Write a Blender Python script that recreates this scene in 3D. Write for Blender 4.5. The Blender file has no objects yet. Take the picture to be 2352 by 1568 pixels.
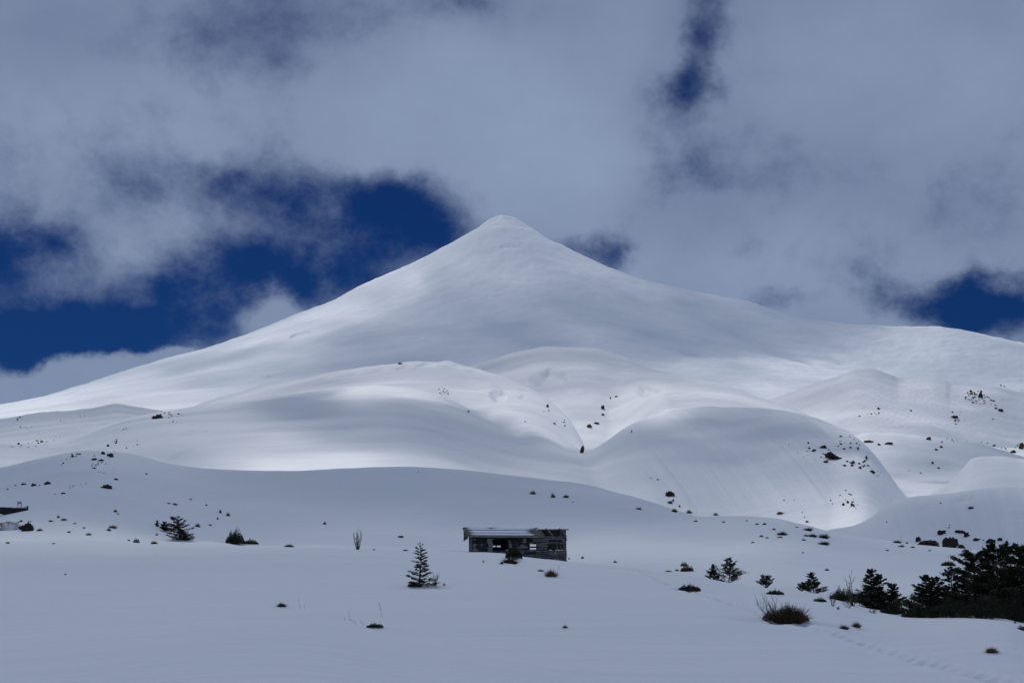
import bpy, bmesh, math, random
import numpy as np
from mathutils import Vector, Matrix

random.seed(11)
rng = np.random.default_rng(7)
SC = bpy.context.scene
COL = SC.collection

# ------------------------------------------------------------------ camera model
# horizontal camera at the origin with a vertical lens shift: a point (X,Y,Z) shows at
# x = CX + FP*X/Y , v = H0 - FP*Z/Y  in a frame 2352 x 1568
FP, CX, H0 = 3000.0, 1176.0, 1330.0
EYE = 2.2
cam = bpy.data.cameras.new('camera')
cam_o = bpy.data.objects.new('camera', cam); COL.objects.link(cam_o)
cam.sensor_width = 36.0
cam.lens = FP / 2352 * 36
cam.shift_y = (H0 - 784) / 2352
cam.clip_start = 0.1; cam.clip_end = 60000
cam_o.rotation_euler = (math.radians(90), 0, 0)
SC.camera = cam_o

# ------------------------------------------------------------------ small helpers
def pchip(pts):
    xs = np.array([p[0] for p in pts], float); ys = np.array([p[1] for p in pts], float)
    h = np.diff(xs); dl = np.diff(ys) / h
    m = np.zeros_like(xs); m[0] = dl[0]; m[-1] = dl[-1]
    for i in range(1, len(xs) - 1):
        if dl[i-1] * dl[i] > 0:
            w1 = 2*h[i] + h[i-1]; w2 = h[i] + 2*h[i-1]
            m[i] = (w1 + w2) / (w1/dl[i-1] + w2/dl[i])
    def f(x):
        x = np.clip(x, xs[0], xs[-1])
        k = np.clip(np.searchsorted(xs, x) - 1, 0, len(xs) - 2)
        t = (x - xs[k]) / h[k]
        t2 = t*t; t3 = t2*t
        return ((2*t3 - 3*t2 + 1)*ys[k] + (t3 - 2*t2 + t)*h[k]*m[k] + (-2*t3 + 3*t2)*ys[k+1] + (t3 - t2)*h[k]*m[k+1])
    return f

def smooth(a, b, x):
    t = np.clip((x - a) / (b - a), 0, 1)
    return t*t*(3 - 2*t)

_perm = rng.permutation(512)
_ang = rng.uniform(0, 2*np.pi, 512)
_gx, _gy = np.cos(_ang), np.sin(_ang)
def perlin(x, y):
    xi = np.floor(x).astype(np.int64); yi = np.floor(y).astype(np.int64)
    fx = x - xi; fy = y - yi
    u = fx*fx*fx*(fx*(fx*6 - 15) + 10); w = fy*fy*fy*(fy*(fy*6 - 15) + 10)
    def g(ix, iy, dx, dy):
        k = _perm[(_perm[ix & 511] + iy) & 511]
        return _gx[k]*dx + _gy[k]*dy
    a = g(xi, yi, fx, fy); b = g(xi+1, yi, fx-1, fy); c = g(xi, yi+1, fx, fy-1); d = g(xi+1, yi+1, fx-1, fy-1)
    return (a + u*(b-a)) + w*((c + u*(d-c)) - (a + u*(b-a)))
def fbm(x, y, n=4, gain=0.5):
    s = 0; amp = 1.0
    for i in range(n):
        s = s + amp*perlin(x + 17.3*i, y + 9.1*i); x = x*2.03; y = y*2.03; amp *= gain
    return s

# ------------------------------------------------------------------ terrain
# each ridge: crest seen at (x, v), its distance, extra front slope a, rounding r, back slope b
LAYERS = {}
ORDER = []
def ridge(name, v, d, a, r, b):
    xs = np.arange(-1500., 4000., 4.); vs = pchip(v)(xs); g = np.exp(-0.5*(np.arange(-40, 41)*4/45.)**2); g /= g.sum()
    vb = np.convolve(np.pad(vs, 40, mode='edge'), g, mode='valid')
    LAYERS[name] = dict(v=pchip(v), vb=(lambda x, xs=xs, vb=vb: np.interp(x, xs, vb)), d=pchip(d), a=a if callable(a) else (lambda x, A=a: np.full_like(x, A)), r=r, b=b)
    ORDER.append(name)

ridge('front', [(-900,1247),(0,1248),(250,1250),(520,1252),(800,1259),(960,1263),(1075,1267),(1150,1269),(1200,1276),(1300,1286),
                (1400,1296),(1500,1307),(1650,1327),(1720,1337),(1850,1353),(1920,1367),(2000,1395),(2100,1411),(2250,1417),(2310,1423),
                (2352,1439),(2450,1475),(3200,1500)],
      [(-900,140),(0,140),(1075,118),(1300,112),(1650,95),(2000,78),(2352,62),(3200,55)], 0.04, 45.0, 0.10)
ridge('near_swell', [(-900,1440),(0,1425),(300,1405),(520,1388),(640,1394),(750,1413),(850,1438),(950,1461),(1100,1493),(1300,1545),(1500,1620)], [(-900,40),(500,39),(850,35),(1300,30),(1500,28)], 0.05, 5, 0.03)
ridge('left_bank', [(-900,1215),(0,1221),(130,1222),(250,1226),(350,1232),(490,1242),(600,1262),(800,1300)], [(-900,190),(800,180)], 0.05, 12, 0.05)
ridge('bench', [(850,1340),(1000,1300),(1150,1255),(1300,1218),(1400,1197),(1500,1187),(1600,1183),(1700,1184),(1780,1189),(1850,1204),(1900,1219),
                (1950,1230),(2050,1243),(2200,1258),(2352,1271),(3200,1290)],
      [(850,200),(1300,260),(1600,280),(1850,240),(2352,190),(3200,180)], 0.036, 30, 0.05)
ridge('bluff', [(1800,1310),(1870,1240),(1900,1219),(1960,1207),(2000,1188),(2035,1161),(2060,1150),(2100,1143),(2150,1139),(2230,1129),(2300,1121),(2352,1118),(3200,1110)],
      [(1800,340),(2352,320),(3200,320)], 0.30, 10, 0.06)
ridge('near_hill', [(-900,1110),(-200,1085),(0,1073),(73,1057),(207,1037),(300,1043),(400,1066),(500,1076),(620,1080),(760,1078),(900,1073),(1050,1083),(1200,1098),
                (1350,1118),(1450,1143),(1540,1170),(1620,1197),(1750,1245),(2000,1320)],
      [(-900,420),(0,420),(600,480),(1000,480),(1300,430),(1600,330),(2000,300)], 0.045, 40, 0.05)
ridge('dome', [(1230,1140),(1310,1075),(1345,1044),(1365,1036),(1390,1022),(1440,988),(1500,960),(1560,945),(1650,937),(1740,937),(1800,943),(1860,957),
               (1920,985),(1960,1006),(2000,1040),(2040,1092),(2080,1150),(2150,1250)],
      [(1230,760),(1345,800),(1650,900),(1900,800),(2000,700),(2150,640)], 0.15, 70, 0.10)
ridge('right_shoulder', [(2040,1260),(2100,1172),(2137,1136),(2190,1100),(2215,1071),(2233,1053),(2260,1047),(2300,1046),(2352,1052),(3200,1060)],
      [(2040,600),(3200,600)], 0.13, 25, 0.08)
ridge('saddle', [(1800,1080),(1900,1030),(1950,1008),(2000,994),(2050,994),(2100,1001),(2170,1010),(2230,1018),(2290,1033),(2352,1052),(2600,1100)],
      [(1800,1000),(2600,1000)], 0.20, 40, 0.10)
ridge('mid_hill', [(150,1020),(300,962),(400,945),(550,925),(700,908),(780,898),(861,890),(928,894),(987,907),(1022,918),(1060,937),(1117,965),(1170,986),(1237,1010),
                   (1337,1038),(1362,1050),(1430,1100),(1700,1320)],
      [(150,850),(300,900),(860,1000),(1350,830),(1430,800),(1700,800)], 0.09, 80, 0.08)
ridge('left_knoll', [(-900,1010),(0,968),(100,954),(180,946),(232,939),(264,932),(305,937),(360,946),(450,965),(700,1040),(1000,1250)], [(-900,1200),(700,1200)], 0.06, 60, 0.06)
ridge('gully_left', [(250,1000),(400,955),(500,918),(620,880),(730,858),(800,846),(861,838),(910,833),(953,827),(1022,828),(1076,843),(1146,862),(1208,886),(1259,918),(1300,953),(1330,1000),
                     (1348,1040),(1380,1090)],
      [(250,1400),(1022,1400),(1259,1150),(1380,950)], 0.075, 60, 0.12)
LAYERS['gully_left']['brk'] = (380.0, 0.13)
ridge('gully_right', [(550,1000),(750,925),(900,890),(1000,868),(1100,838),(1200,808),(1280,797),(1358,798),(1433,819),(1490,843),(1560,860),(1620,873),(1690,893),(1750,916),(1850,952),(1930,988),(2000,1035)],
      [(550,1800),(1400,1750),(1700,1400),(2000,1200)], (lambda x: 0.055 + 0.07*(1 - smooth(1390, 1540, x))), 60, 0.12)
LAYERS['gully_right']['brk'] = (620.0, 0.15)
ridge('cliff', [(1650,960),(1750,925),(1850,892),(1920,868),(1970,853),(2000,852),(2041,861),(2066,869),(2096,866),(2137,865),(2170,872),(2186,880),(2208,883),(2288,886),(2346,898),(3200,930)],
      [(1650,1600),(2352,1650),(3200,1650)], 0.15, 8, 0.05)

DV = 6000.0
VX = 1157
SIL_L = [(0,930),(100,910),(200,882),(300,845),(400,815),(460,802),(550,775),(650,735),(760,690),(860,640),(950,602),(1000,578),(1060,545),(1100,523),(1125,505),(1140,497),(1157,496)]
SIL_R = [(1157,496),(1175,498),(1200,512),(1230,530),(1260,552),(1290,563),(1340,588),(1400,613),(1480,640),(1560,660),(1640,677),(1720,693),(1760,706),(1800,722),(1840,731),
         (1920,741),(2000,748),(2050,752),(2160,752),(2200,758),(2260,770),(2352,788)]
RG = np.linspace(0, 9000, 1801)
fL = pchip(sorted([(2*(VX-x), 2*(H0-v)) for x, v in SIL_L] + [(3200,640),(4500,430),(6500,200),(9000,60)]))
fR = pchip(sorted([(2*(x-VX), 2*(H0-v)) for x, v in SIL_R] + [(3300,840),(4500,560),(6500,250),(9000,60)]))
fF = pchip([(0,1668),(120,1600),(300,1478),(600,1290),(1000,1070),(1500,850),(2000,670),(3000,410),(4000,250),(5000,120),(6000,0),(9000,-60)])
PL, PR, PF = fL(RG), fR(RG), fF(RG)
VXM = (VX - CX) / FP * DV
def volcano(X, Y):
    dx = X - VXM; dl = DV - Y
    r = np.sqrt(dx*dx + dl*dl)
    psi = np.degrees(np.arctan2(np.abs(dx), dl))
    ws = smooth(40, 85, psi)
    t = smooth(-0.35, 0.35, dx / (r + 1))
    side = np.interp(r, RG, PL)*(1-t) + np.interp(r, RG, PR)*t
    return side*ws + np.interp(r, RG, PF)*(1-ws) - 0.4*np.maximum(0, 3000 - Y)
for _it in range(10):                                  # make the cone's outline pass through the photographed one
    Yq = np.linspace(3500, 7200, 240)
    for side in (0, 1):
        xs = np.linspace(-250, VX-6, 160) if side == 0 else np.linspace(VX+6, 2600, 160)
        Xq = (xs[:, None]-CX)/FP*Yq[None]
        q = volcano(Xq, Yq[None] + 0*Xq) / Yq[None]
        got = q.max(1); k = q.argmax(1)
        want = np.interp(xs, *np.array(SIL_L if side == 0 else SIL_R).T)
        want = (H0 - want) / FP
        if side == 0: want = np.where(xs < 0, (H0 - 930 - 0.2*(0 - xs))/FP, want)
        else: want = np.where(xs > 2352, (H0 - 788 - 0.2*(xs - 2352))/FP, want)
        rr = np.hypot((xs-CX)/FP*Yq[k]-VXM, DV-Yq[k]); dz = (want-got)*Yq[k]*0.6
        o = np.argsort(rr); corr = np.interp(RG, rr[o], dz[o], left=dz[o][0], right=dz[o][-1])
        if side == 0: PL = PL + corr
        else: PR = PR + corr
        PF = PF + np.where(RG < 150, corr*0.5, 0)

TRAIL = np.array([(1150,128),(1330,110.0),(1420,92),(1480,78),(1530,68),(1600,58),(1690,49.5),(1760,45),(1850,40),(1990,35),(2070,32.5),(2140,30.2),(2200,28.6),(2300,26),(2420,23.5)], float)
TRX = np.interp(np.linspace(0, 1, 700), np.linspace(0, 1, len(TRAIL)), TRAIL[:, 0]); TRY = np.interp(np.linspace(0, 1, 700), np.linspace(0, 1, len(TRAIL)), TRAIL[:, 1])
TRX = (TRX - CX) / FP * TRY
TRL = np.concatenate([[0], np.cumsum(np.hypot(np.diff(TRX), np.diff(TRY)))])

HOLLOWS = []
def terrain(X, Y, detail=True, want_layer=False):
    """height of the snow surface at (X, Y)"""
    shp = X.shape; X = X.ravel().astype(float); Y = Y.ravel().astype(float)
    d = np.maximum(Y, 4.0)
    x = np.clip(CX + FP*X/d, -9000, 12000)
    far = smooth(-700, -2600, x) + smooth(3000, 5000, x)      # ridges die out far to the sides
    hs = []
    for n in ORDER:
        L = LAYERS[n]
        vi = L['v'](x) ; di = L['d'](x)
        if n not in ('front', 'left_bank', 'near_swell'):
            q = smooth(0.01, 0.16, (di - d)/di); vi = vi*(1-q) + (L['vb'](x) + 2)*q
        zi = (H0 - vi)/FP*di
        zi = zi - far*(20 + 0.1*di)
        a = L['a'](x); r = L['r']; dd = di - d
        if n == 'front':
            a = (zi*25/di + EYE - 0.15) / (np.sqrt((di-25)**2 + r*r) - r)
        k = np.sqrt(dd*dd + r*r) - r
        if 'brk' in L:                                  # the slope steepens lower down
            e = dd - L['brk'][0]; k = k + np.where(dd > 0, L['brk'][1]/a*(np.sqrt(e*e + 1600) + e)/2, 0)
        hs.append(zi - (H0-vi)/FP*dd - np.where(dd > 0, a, L['b'])*k)
    hs.append(volcano(X, np.maximum(Y, -3000)))
    hs.append(-EYE - 0.02*np.maximum(d - 40, 0)*smooth(40, 200, d) + 0*d)
    hs = np.array(hs)
    k = np.clip(0.0022*d, 0.06, 5.0)
    k = np.where(d > 2500, 12.0, k)
    m = hs.max(0)
    z = m + k*np.log(np.exp((hs - m)/k).sum(0))
    if detail:
        big = smooth(150, 500, d)*(1 - 0.4*smooth(2500, 4500, d))
        z = z + big*np.minimum(1, d/1500)*(5.0*fbm(X/260 + 3, Y/330, 3) + 1.9*fbm(X/60, Y/50 + 5, 4))
        sas = smooth(250, 600, d)*(1 - smooth(2400, 3600, d))*np.minimum(1, d/900)
        wx = X + 40*perlin(X/150, Y/150); wy = Y + 18*perlin(X/120 + 5, Y/160)
        z = z + sas*(1.0*(1 - np.abs(perlin(wx/110, wy/22)))**3 + 0.45*(1 - np.abs(perlin(wx/45 + 8, wy/9 + 3)))**3)*(0.35 + 0.65*smooth(-0.2, 0.4, fbm(X/180 + 2, Y/180, 2)))
        flute = smooth(1420, 1520, x)*(1 - smooth(1900, 1980, x))*smooth(480, 600, d)*(1 - smooth(820, 900, d))*0.8 + smooth(1960, 2040, x)*smooth(262, 275, d)*(1 - smooth(308, 322, d))*0.35
        flute2 = smooth(1930, 2020, x)*smooth(1150, 1250, d)*(1 - smooth(1560, 1640, d))
        z = z + flute2*1.3*fbm((X + 0.35*Y)/13, Y/260, 3)
        z = z + flute*fbm(X/(0.012*d) + 0.02*Y, Y/(0.16*d), 3)
        z = z + smooth(2600, 4200, d)*(10*fbm(X/420, Y/420 + 9, 4) + 3.0*fbm(X/60, Y/60, 3))
        mid = smooth(25, 90, d)*(1 - smooth(300, 700, d))
        z = z + mid*(0.45*fbm(X/28 + 7, Y/38, 3)) + (1 - smooth(100, 400, d))*(0.07*fbm(X/5 + 1, Y/9, 3) + 0.20*perlin(X/11, Y/14 + 3))
        for (hx, hy, rx, ry, dep, ux, uy) in HOLLOWS:
            m = (np.abs(X-hx) < rx) & (np.abs(Y-hy) < ry)
            if not m.any(): continue
            ex, ey = (X[m]-hx)/rx, (Y[m]-hy)/ry; rho = np.sqrt(ex*ex + ey*ey) + 1e-6
            rho = rho*(1 + 0.25*fbm(X[m]/rx*1.5, Y[m]/ry*1.5, 2))
            sh = 0.8 - (0.62 if dep > 0 else 0.42)*smooth(0.1, 0.9, (ex*ux + ey*uy)/rho/math.hypot(ux, uy))
            z[m] -= dep*(1 - smooth(0, 1, (rho - (1 - sh))/sh))
        # trodden track
        near = (d > 20) & (d < 132) & (np.abs(X) < 40)
        idx = np.nonzero(near)[0]
        for c in np.array_split(idx, max(1, len(idx)//60000)):
            if len(c) == 0: continue
            sel = np.argmin((X[c, None] - TRX[None, ::4])**2 + (Y[c, None] - TRY[None, ::4])**2, axis=1)*4
            lo = np.clip(sel, 0, len(TRX)-1)
            dist = np.hypot(X[c]-TRX[lo], Y[c]-TRY[lo]); s = TRL[lo]
            # signed side
            nx = np.gradient(TRX)[lo]; ny = np.gradient(TRY)[lo]; nn = np.hypot(nx, ny) + 1e-9
            sd = ((X[c]-TRX[lo])*ny - (Y[c]-TRY[lo])*nx)/nn
            al = s + ((X[c]-TRX[lo])*nx + (Y[c]-TRY[lo])*ny)/nn
            ph = np.sin(al*2*np.pi/0.75)
            foot = np.exp(-((sd - 0.13*np.sign(ph))/0.14)**2) * np.abs(ph)**0.7
            rim = np.exp(-((np.abs(sd) - 0.42)/0.16)**2)
            rough = fbm(X[c]*2.2, Y[c]*2.2, 2)
            z[c] += (-0.22*foot + 0.06*rim*(1 + 1.5*rough) - 0.10*np.exp(-(sd/0.33)**2)*(1 + rough))*(0.75 + 0.5*perlin(X[c]/4, Y[c]/4))
    z = z.reshape(shp)
    if want_layer:
        return z, hs.argmax(0).reshape(shp)
    return z

YS = np.concatenate([np.arange(24, 160, 0.35), np.geomspace(160, 7000, 2600)])
def hit(x, v, ymin=22.0, ymax=7000.0):
    """where the sight line through (x, v) first meets the snow"""
    ys = YS[(YS >= ymin) & (YS <= ymax)]
    X = (x - CX)/FP*ys
    z = terrain(X, ys)
    f = z - (H0 - v)/FP*ys
    k = np.nonzero(f >= 0)[0]
    k = k[0] if len(k) else int(np.argmax(f/ys))
    if k > 0 and f[k] >= 0:
        t = f[k-1]/(f[k-1] - f[k] + 1e-12); y = ys[k-1] + t*(ys[k]-ys[k-1])
    else:
        y = ys[k]
    X = (x - CX)/FP*y
    return np.array([X, y, float(terrain(np.array([X]), np.array([y]))[0])])
_hol = []
for (x, v, rx, rv, dep, ux, uy) in ((1258,868,46,26,7,1,.7),(1146,905,24,20,4,1,.1),(1488,900,22,20,4,1,.3),(418,1046,34,16,1.2,1,-.3),(440,996,34,10,1.2,1,0),
                                    (2216,1146,18,10,0.8,1,.2),(1165,568,30,5,6,0,1),(690,770,30,8,9,-.3,1),(640,862,60,8,7,0,1)):
    c = hit(x, v); y0 = hit(x, v + rv)[1]; y1 = hit(x, v - rv)[1]
    _hol.append((c[0], c[1], rx/FP*c[1], max((y1 - y0)/2, rx/FP*c[1]*0.4), dep, ux, uy))
for (x, v, rx, rv, dep, ux, uy) in ((918,842,22,5,-4,0,-1),(957,835,26,6,-4,.3,-1),(1022,835,30,6,-3.5,-.3,-1),(1070,850,22,5,-2.5,0,-1),(852,852,26,5,-3,0,-1),(790,862,30,5,-3,0,-1),(735,868,24,4,-2.5,.2,-1),
                                    (1110,880,40,7,-3,.4,-1),(1180,905,26,8,-3,1,-.5),(1380,850,46,7,-4,.3,-1),(1440,868,40,6,-3.5,.5,-1),(1560,905,40,8,-4,.3,-1),(1330,900,26,12,-3,-1,-.2),(1420,950,22,18,-3,-1,0),(2068,874,34,6,5,-.2,1),(2150,876,40,5,3,.2,1)):
    c = hit(x, v); y0 = hit(x, v + rv)[1]; y1 = hit(x, v - rv)[1]
    _hol.append((c[0], c[1], rx/FP*c[1], max(min(abs(y1 - y0)/2, 90), rx/FP*c[1]*0.5), dep*(0.5 if x < 1100 else 0.28), ux, uy))
_r = np.random.default_rng(17)
for (xa, xb, va, vb, n) in ((20, 440, 945, 1058, 34), (450, 900, 850, 900, 18), (900, 1300, 850, 930, 16), (1700, 2340, 870, 990, 26), (500, 1250, 930, 1060, 22), (2000, 2300, 1010, 1090, 10), (100, 1000, 1100, 1215, 16)):
    for k in range(n):
        x = _r.uniform(xa, xb); v = _r.uniform(va, vb); c = hit(x, v); s = c[1]/FP
        rx = _r.uniform(10, 42)*s; a = _r.uniform(0, 6.28)
        _hol.append((c[0], c[1], rx, rx*_r.uniform(0.35, 1.0), _r.choice([-1, -1, 1])*rx*_r.uniform(0.035, 0.10), math.cos(a), math.sin(a)))
for (x, v, q) in ((965,1346,1.3),(998,1346,.6),(1172,1295,1.4),(1266,1325,1.0),(1808,1427,1.9),(1770,1427,1.0),(647,1394,.5),(861,1442,.8),(1939,1446,.5),(1967,1441,.5),(2278,1499,.6),(1583,1358,1.4),(1298,1443,.25),(408,1241,3.0),(545,1250,3.0)):
    c = hit(x, v); _hol.append((c[0] - 0.1*q, c[1] - 0.2*q, q*1.25, q*1.1, 0.11*q, 1, -.3))
HOLLOWS = _hol
# polar grid: fine inside the view, coarse elsewhere
th_in = np.linspace(-24.5, 24.5, 1150)
th_out = np.concatenate([np.linspace(24.5, 60, 50)[1:], np.linspace(60, 300, 60)[1:], np.linspace(300, 335.5, 50)[1:-1]])
TH = np.radians(np.concatenate([th_in, th_out]))
R_near = np.concatenate([[0.4, 1, 2, 4, 7, 10, 13, 16, 19, 21], np.arange(22, 70, 0.14), np.arange(70, 150, 0.22)])
R_far = np.geomspace(150, 4000, 620)[1:]
R_vol = np.linspace(4000, 9000, 260)[1:]
RR = np.concatenate([R_near, R_far, R_vol])
NT, NR = len(TH), len(RR)
GX = RR[:, None]*np.sin(TH)[None]; GY = RR[:, None]*np.cos(TH)[None]
GZ, GL = terrain(GX, GY, want_layer=True)
# normals of the whole sheet, so that pieces cut from it stay seamless
P3 = np.stack([GX, GY, GZ], -1)
du = np.roll(P3, -1, 1) - np.roll(P3, 1, 1)
dv_ = np.empty_like(P3); dv_[1:-1] = P3[2:] - P3[:-2]; dv_[0] = P3[1]-P3[0]; dv_[-1] = P3[-1]-P3[-2]
NN = np.cross(du, dv_); NN /= np.linalg.norm(NN, axis=-1, keepdims=True) + 1e-12
NN[NN[..., 2] < 0] *= -1

def mesh_np(name, verts, faces, mat=None, parent=None, smooth_sh=True, normals=None):
    me = bpy.data.meshes.new(name)
    nv = len(verts); nf = len(faces); k = faces.shape[1]
    me.vertices.add(nv); me.vertices.foreach_set('co', np.ascontiguousarray(verts, np.float32).ravel())
    me.loops.add(nf*k); me.loops.foreach_set('vertex_index', np.ascontiguousarray(faces, np.int32).ravel())
    me.polygons.add(nf); me.polygons.foreach_set('loop_start', np.arange(0, nf*k, k, dtype=np.int32))
    if smooth_sh: me.polygons.foreach_set('use_smooth', np.ones(nf, bool))
    me.update(calc_edges=True)
    if normals is not None: me.normals_split_custom_set_from_vertices([tuple(n) for n in normals])
    if mat: me.materials.append(mat)
    o = bpy.data.objects.new(name, me); COL.objects.link(o)
    if parent: o.parent = parent
    return o

# ------------------------------------------------------------------ materials
def new_mat(name):
    m = bpy.data.materials.new(name); m.use_nodes = True
    nt = m.node_tree; nt.nodes.clear()
    out = nt.nodes.new('ShaderNodeOutputMaterial')
    return m, nt, out
def N(nt, t, **kw):
    n = nt.nodes.new(t)
    for k, v in kw.items(): setattr(n, k, v)
    return n
def math_n(nt, op, a, b=None, c=None):
    n = N(nt, 'ShaderNodeMath', operation=op)
    for i, q in enumerate((a, b, c)):
        if q is None: continue
        if isinstance(q, (int, float)): n.inputs[i].default_value = q
        else: nt.links.new(q, n.inputs[i])
    return n.outputs[0]
def noise_n(nt, vec, scale, detail=4, rough=0.55, dist=0.0):
    n = N(nt, 'ShaderNodeTexNoise'); n.inputs['Scale'].default_value = scale
    n.inputs['Detail'].default_value = detail; n.inputs['Roughness'].default_value = rough; n.inputs['Distortion'].default_value = dist
    if vec is not None: nt.links.new(vec, n.inputs['Vector'])
    return n.outputs['Fac']
def scale_vec(nt, vec, s):
    n = N(nt, 'ShaderNodeVectorMath', operation='MULTIPLY'); nt.links.new(vec, n.inputs[0]); n.inputs[1].default_value = s
    return n.outputs[0]

def snow_material():
    m, nt, out = new_mat('snow')
    b = N(nt, 'ShaderNodeBsdfPrincipled'); nt.links.new(b.outputs[0], out.inputs[0])
    geo = N(nt, 'ShaderNodeNewGeometry'); pos = geo.outputs['Position']
    b.inputs['Roughness'].default_value = 0.75
    b.inputs['Specular IOR Level'].default_value = 0.15
    # wind-packed and fresh snow differ a little in whiteness
    f = noise_n(nt, scale_vec(nt, pos, (0.004, 0.012, 0.012)), 1.0, 5, 0.6, 0.6)
    mx = N(nt, 'ShaderNodeMix', data_type='RGBA'); nt.links.new(f, mx.inputs['Factor'])
    mx.inputs['A'].default_value = (0.79, 0.82, 0.86, 1); mx.inputs['B'].default_value = (0.86, 0.88, 0.90, 1)
    nt.links.new(mx.outputs['Result'], b.inputs['Base Color'])
    # sastrugi: long low wind ridges, plus finer crust, each fading in size
    h1 = noise_n(nt, scale_vec(nt, pos, (0.011, 0.03, 0.03)), 1.0, 6, 0.55, 0.8)
    h2 = noise_n(nt, scale_vec(nt, pos, (0.12, 0.5, 0.3)), 1.0, 4, 0.55, 0.4)
    h3 = noise_n(nt, scale_vec(nt, pos, (1.6, 3.0, 2.0)), 1.0, 3, 0.6)
    h4 = noise_n(nt, scale_vec(nt, pos, (0.025, 0.15, 0.15)), 1.0, 4, 0.6, 0.6)
    hh = math_n(nt, 'ADD', math_n(nt, 'MULTIPLY_ADD', h4, 0.5, math_n(nt, 'MULTIPLY', h1, 2.6)), math_n(nt, 'ADD', math_n(nt, 'MULTIPLY', h2, 0.17), math_n(nt, 'MULTIPLY', h3, 0.03)))
    bp = N(nt, 'ShaderNodeBump'); bp.inputs['Strength'].default_value = 0.6; bp.inputs['Distance'].default_value = 1.0
    nt.links.new(hh, bp.inputs['Height']); nt.links.new(bp.outputs[0], b.inputs['Normal'])
    return m
SNOW = snow_material()

# split the sheet by what it belongs to
FC = np.stack(np.meshgrid(np.arange(NR-1), np.arange(NT), indexing='ij'), -1).reshape(-1, 2)
i, j = FC[:, 0], FC[:, 1]; j2 = (j+1) % NT
quads = np.stack([i*NT + j, i*NT + j2, (i+1)*NT + j2, (i+1)*NT + j], 1)
nL = len(ORDER)
cls = np.ones(len(quads), int)
lay = GL[i, j]
cls[(lay == ORDER.index('front')) | (lay == ORDER.index('left_bank')) | (lay == ORDER.index('bench')) | (lay == nL + 1)] = 0
cls[RR[i] < 150] = 0
cls[lay == nL] = 2
cls[RR[i] > 3300] = 2
V3 = P3.reshape(-1, 3); N3 = NN.reshape(-1, 3)
SET = []
for c, nm in enumerate(('snow_ground', 'hills', 'mountain')):
    q = quads[cls == c]
    u, inv = np.unique(q.ravel(), return_inverse=True)
    o = mesh_np(nm, V3[u], inv.reshape(-1, 4), SNOW, normals=N3[u])
    o['kind'] = 'structure'
    SET.append(o)

# ------------------------------------------------------------------ light
SUN_AZ, SUN_EL = -22.0, 50.0
sa, se = math.radians(SUN_AZ), math.radians(SUN_EL)
SUN = np.array([math.sin(sa)*math.cos(se), math.cos(sa)*math.cos(se), math.sin(se)])
sl = bpy.data.lights.new('sun', 'SUN'); sl.energy = 4.4; sl.angle = math.radians(0.53); sl.color = (1.0, 0.975, 0.945)
so = bpy.data.objects.new('sun', sl); COL.objects.link(so)
so.rotation_euler = Vector((SUN[0], SUN[1], SUN[2])).to_track_quat('Z', 'Y').to_euler()
so.location = (0, 0, 50)

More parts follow.
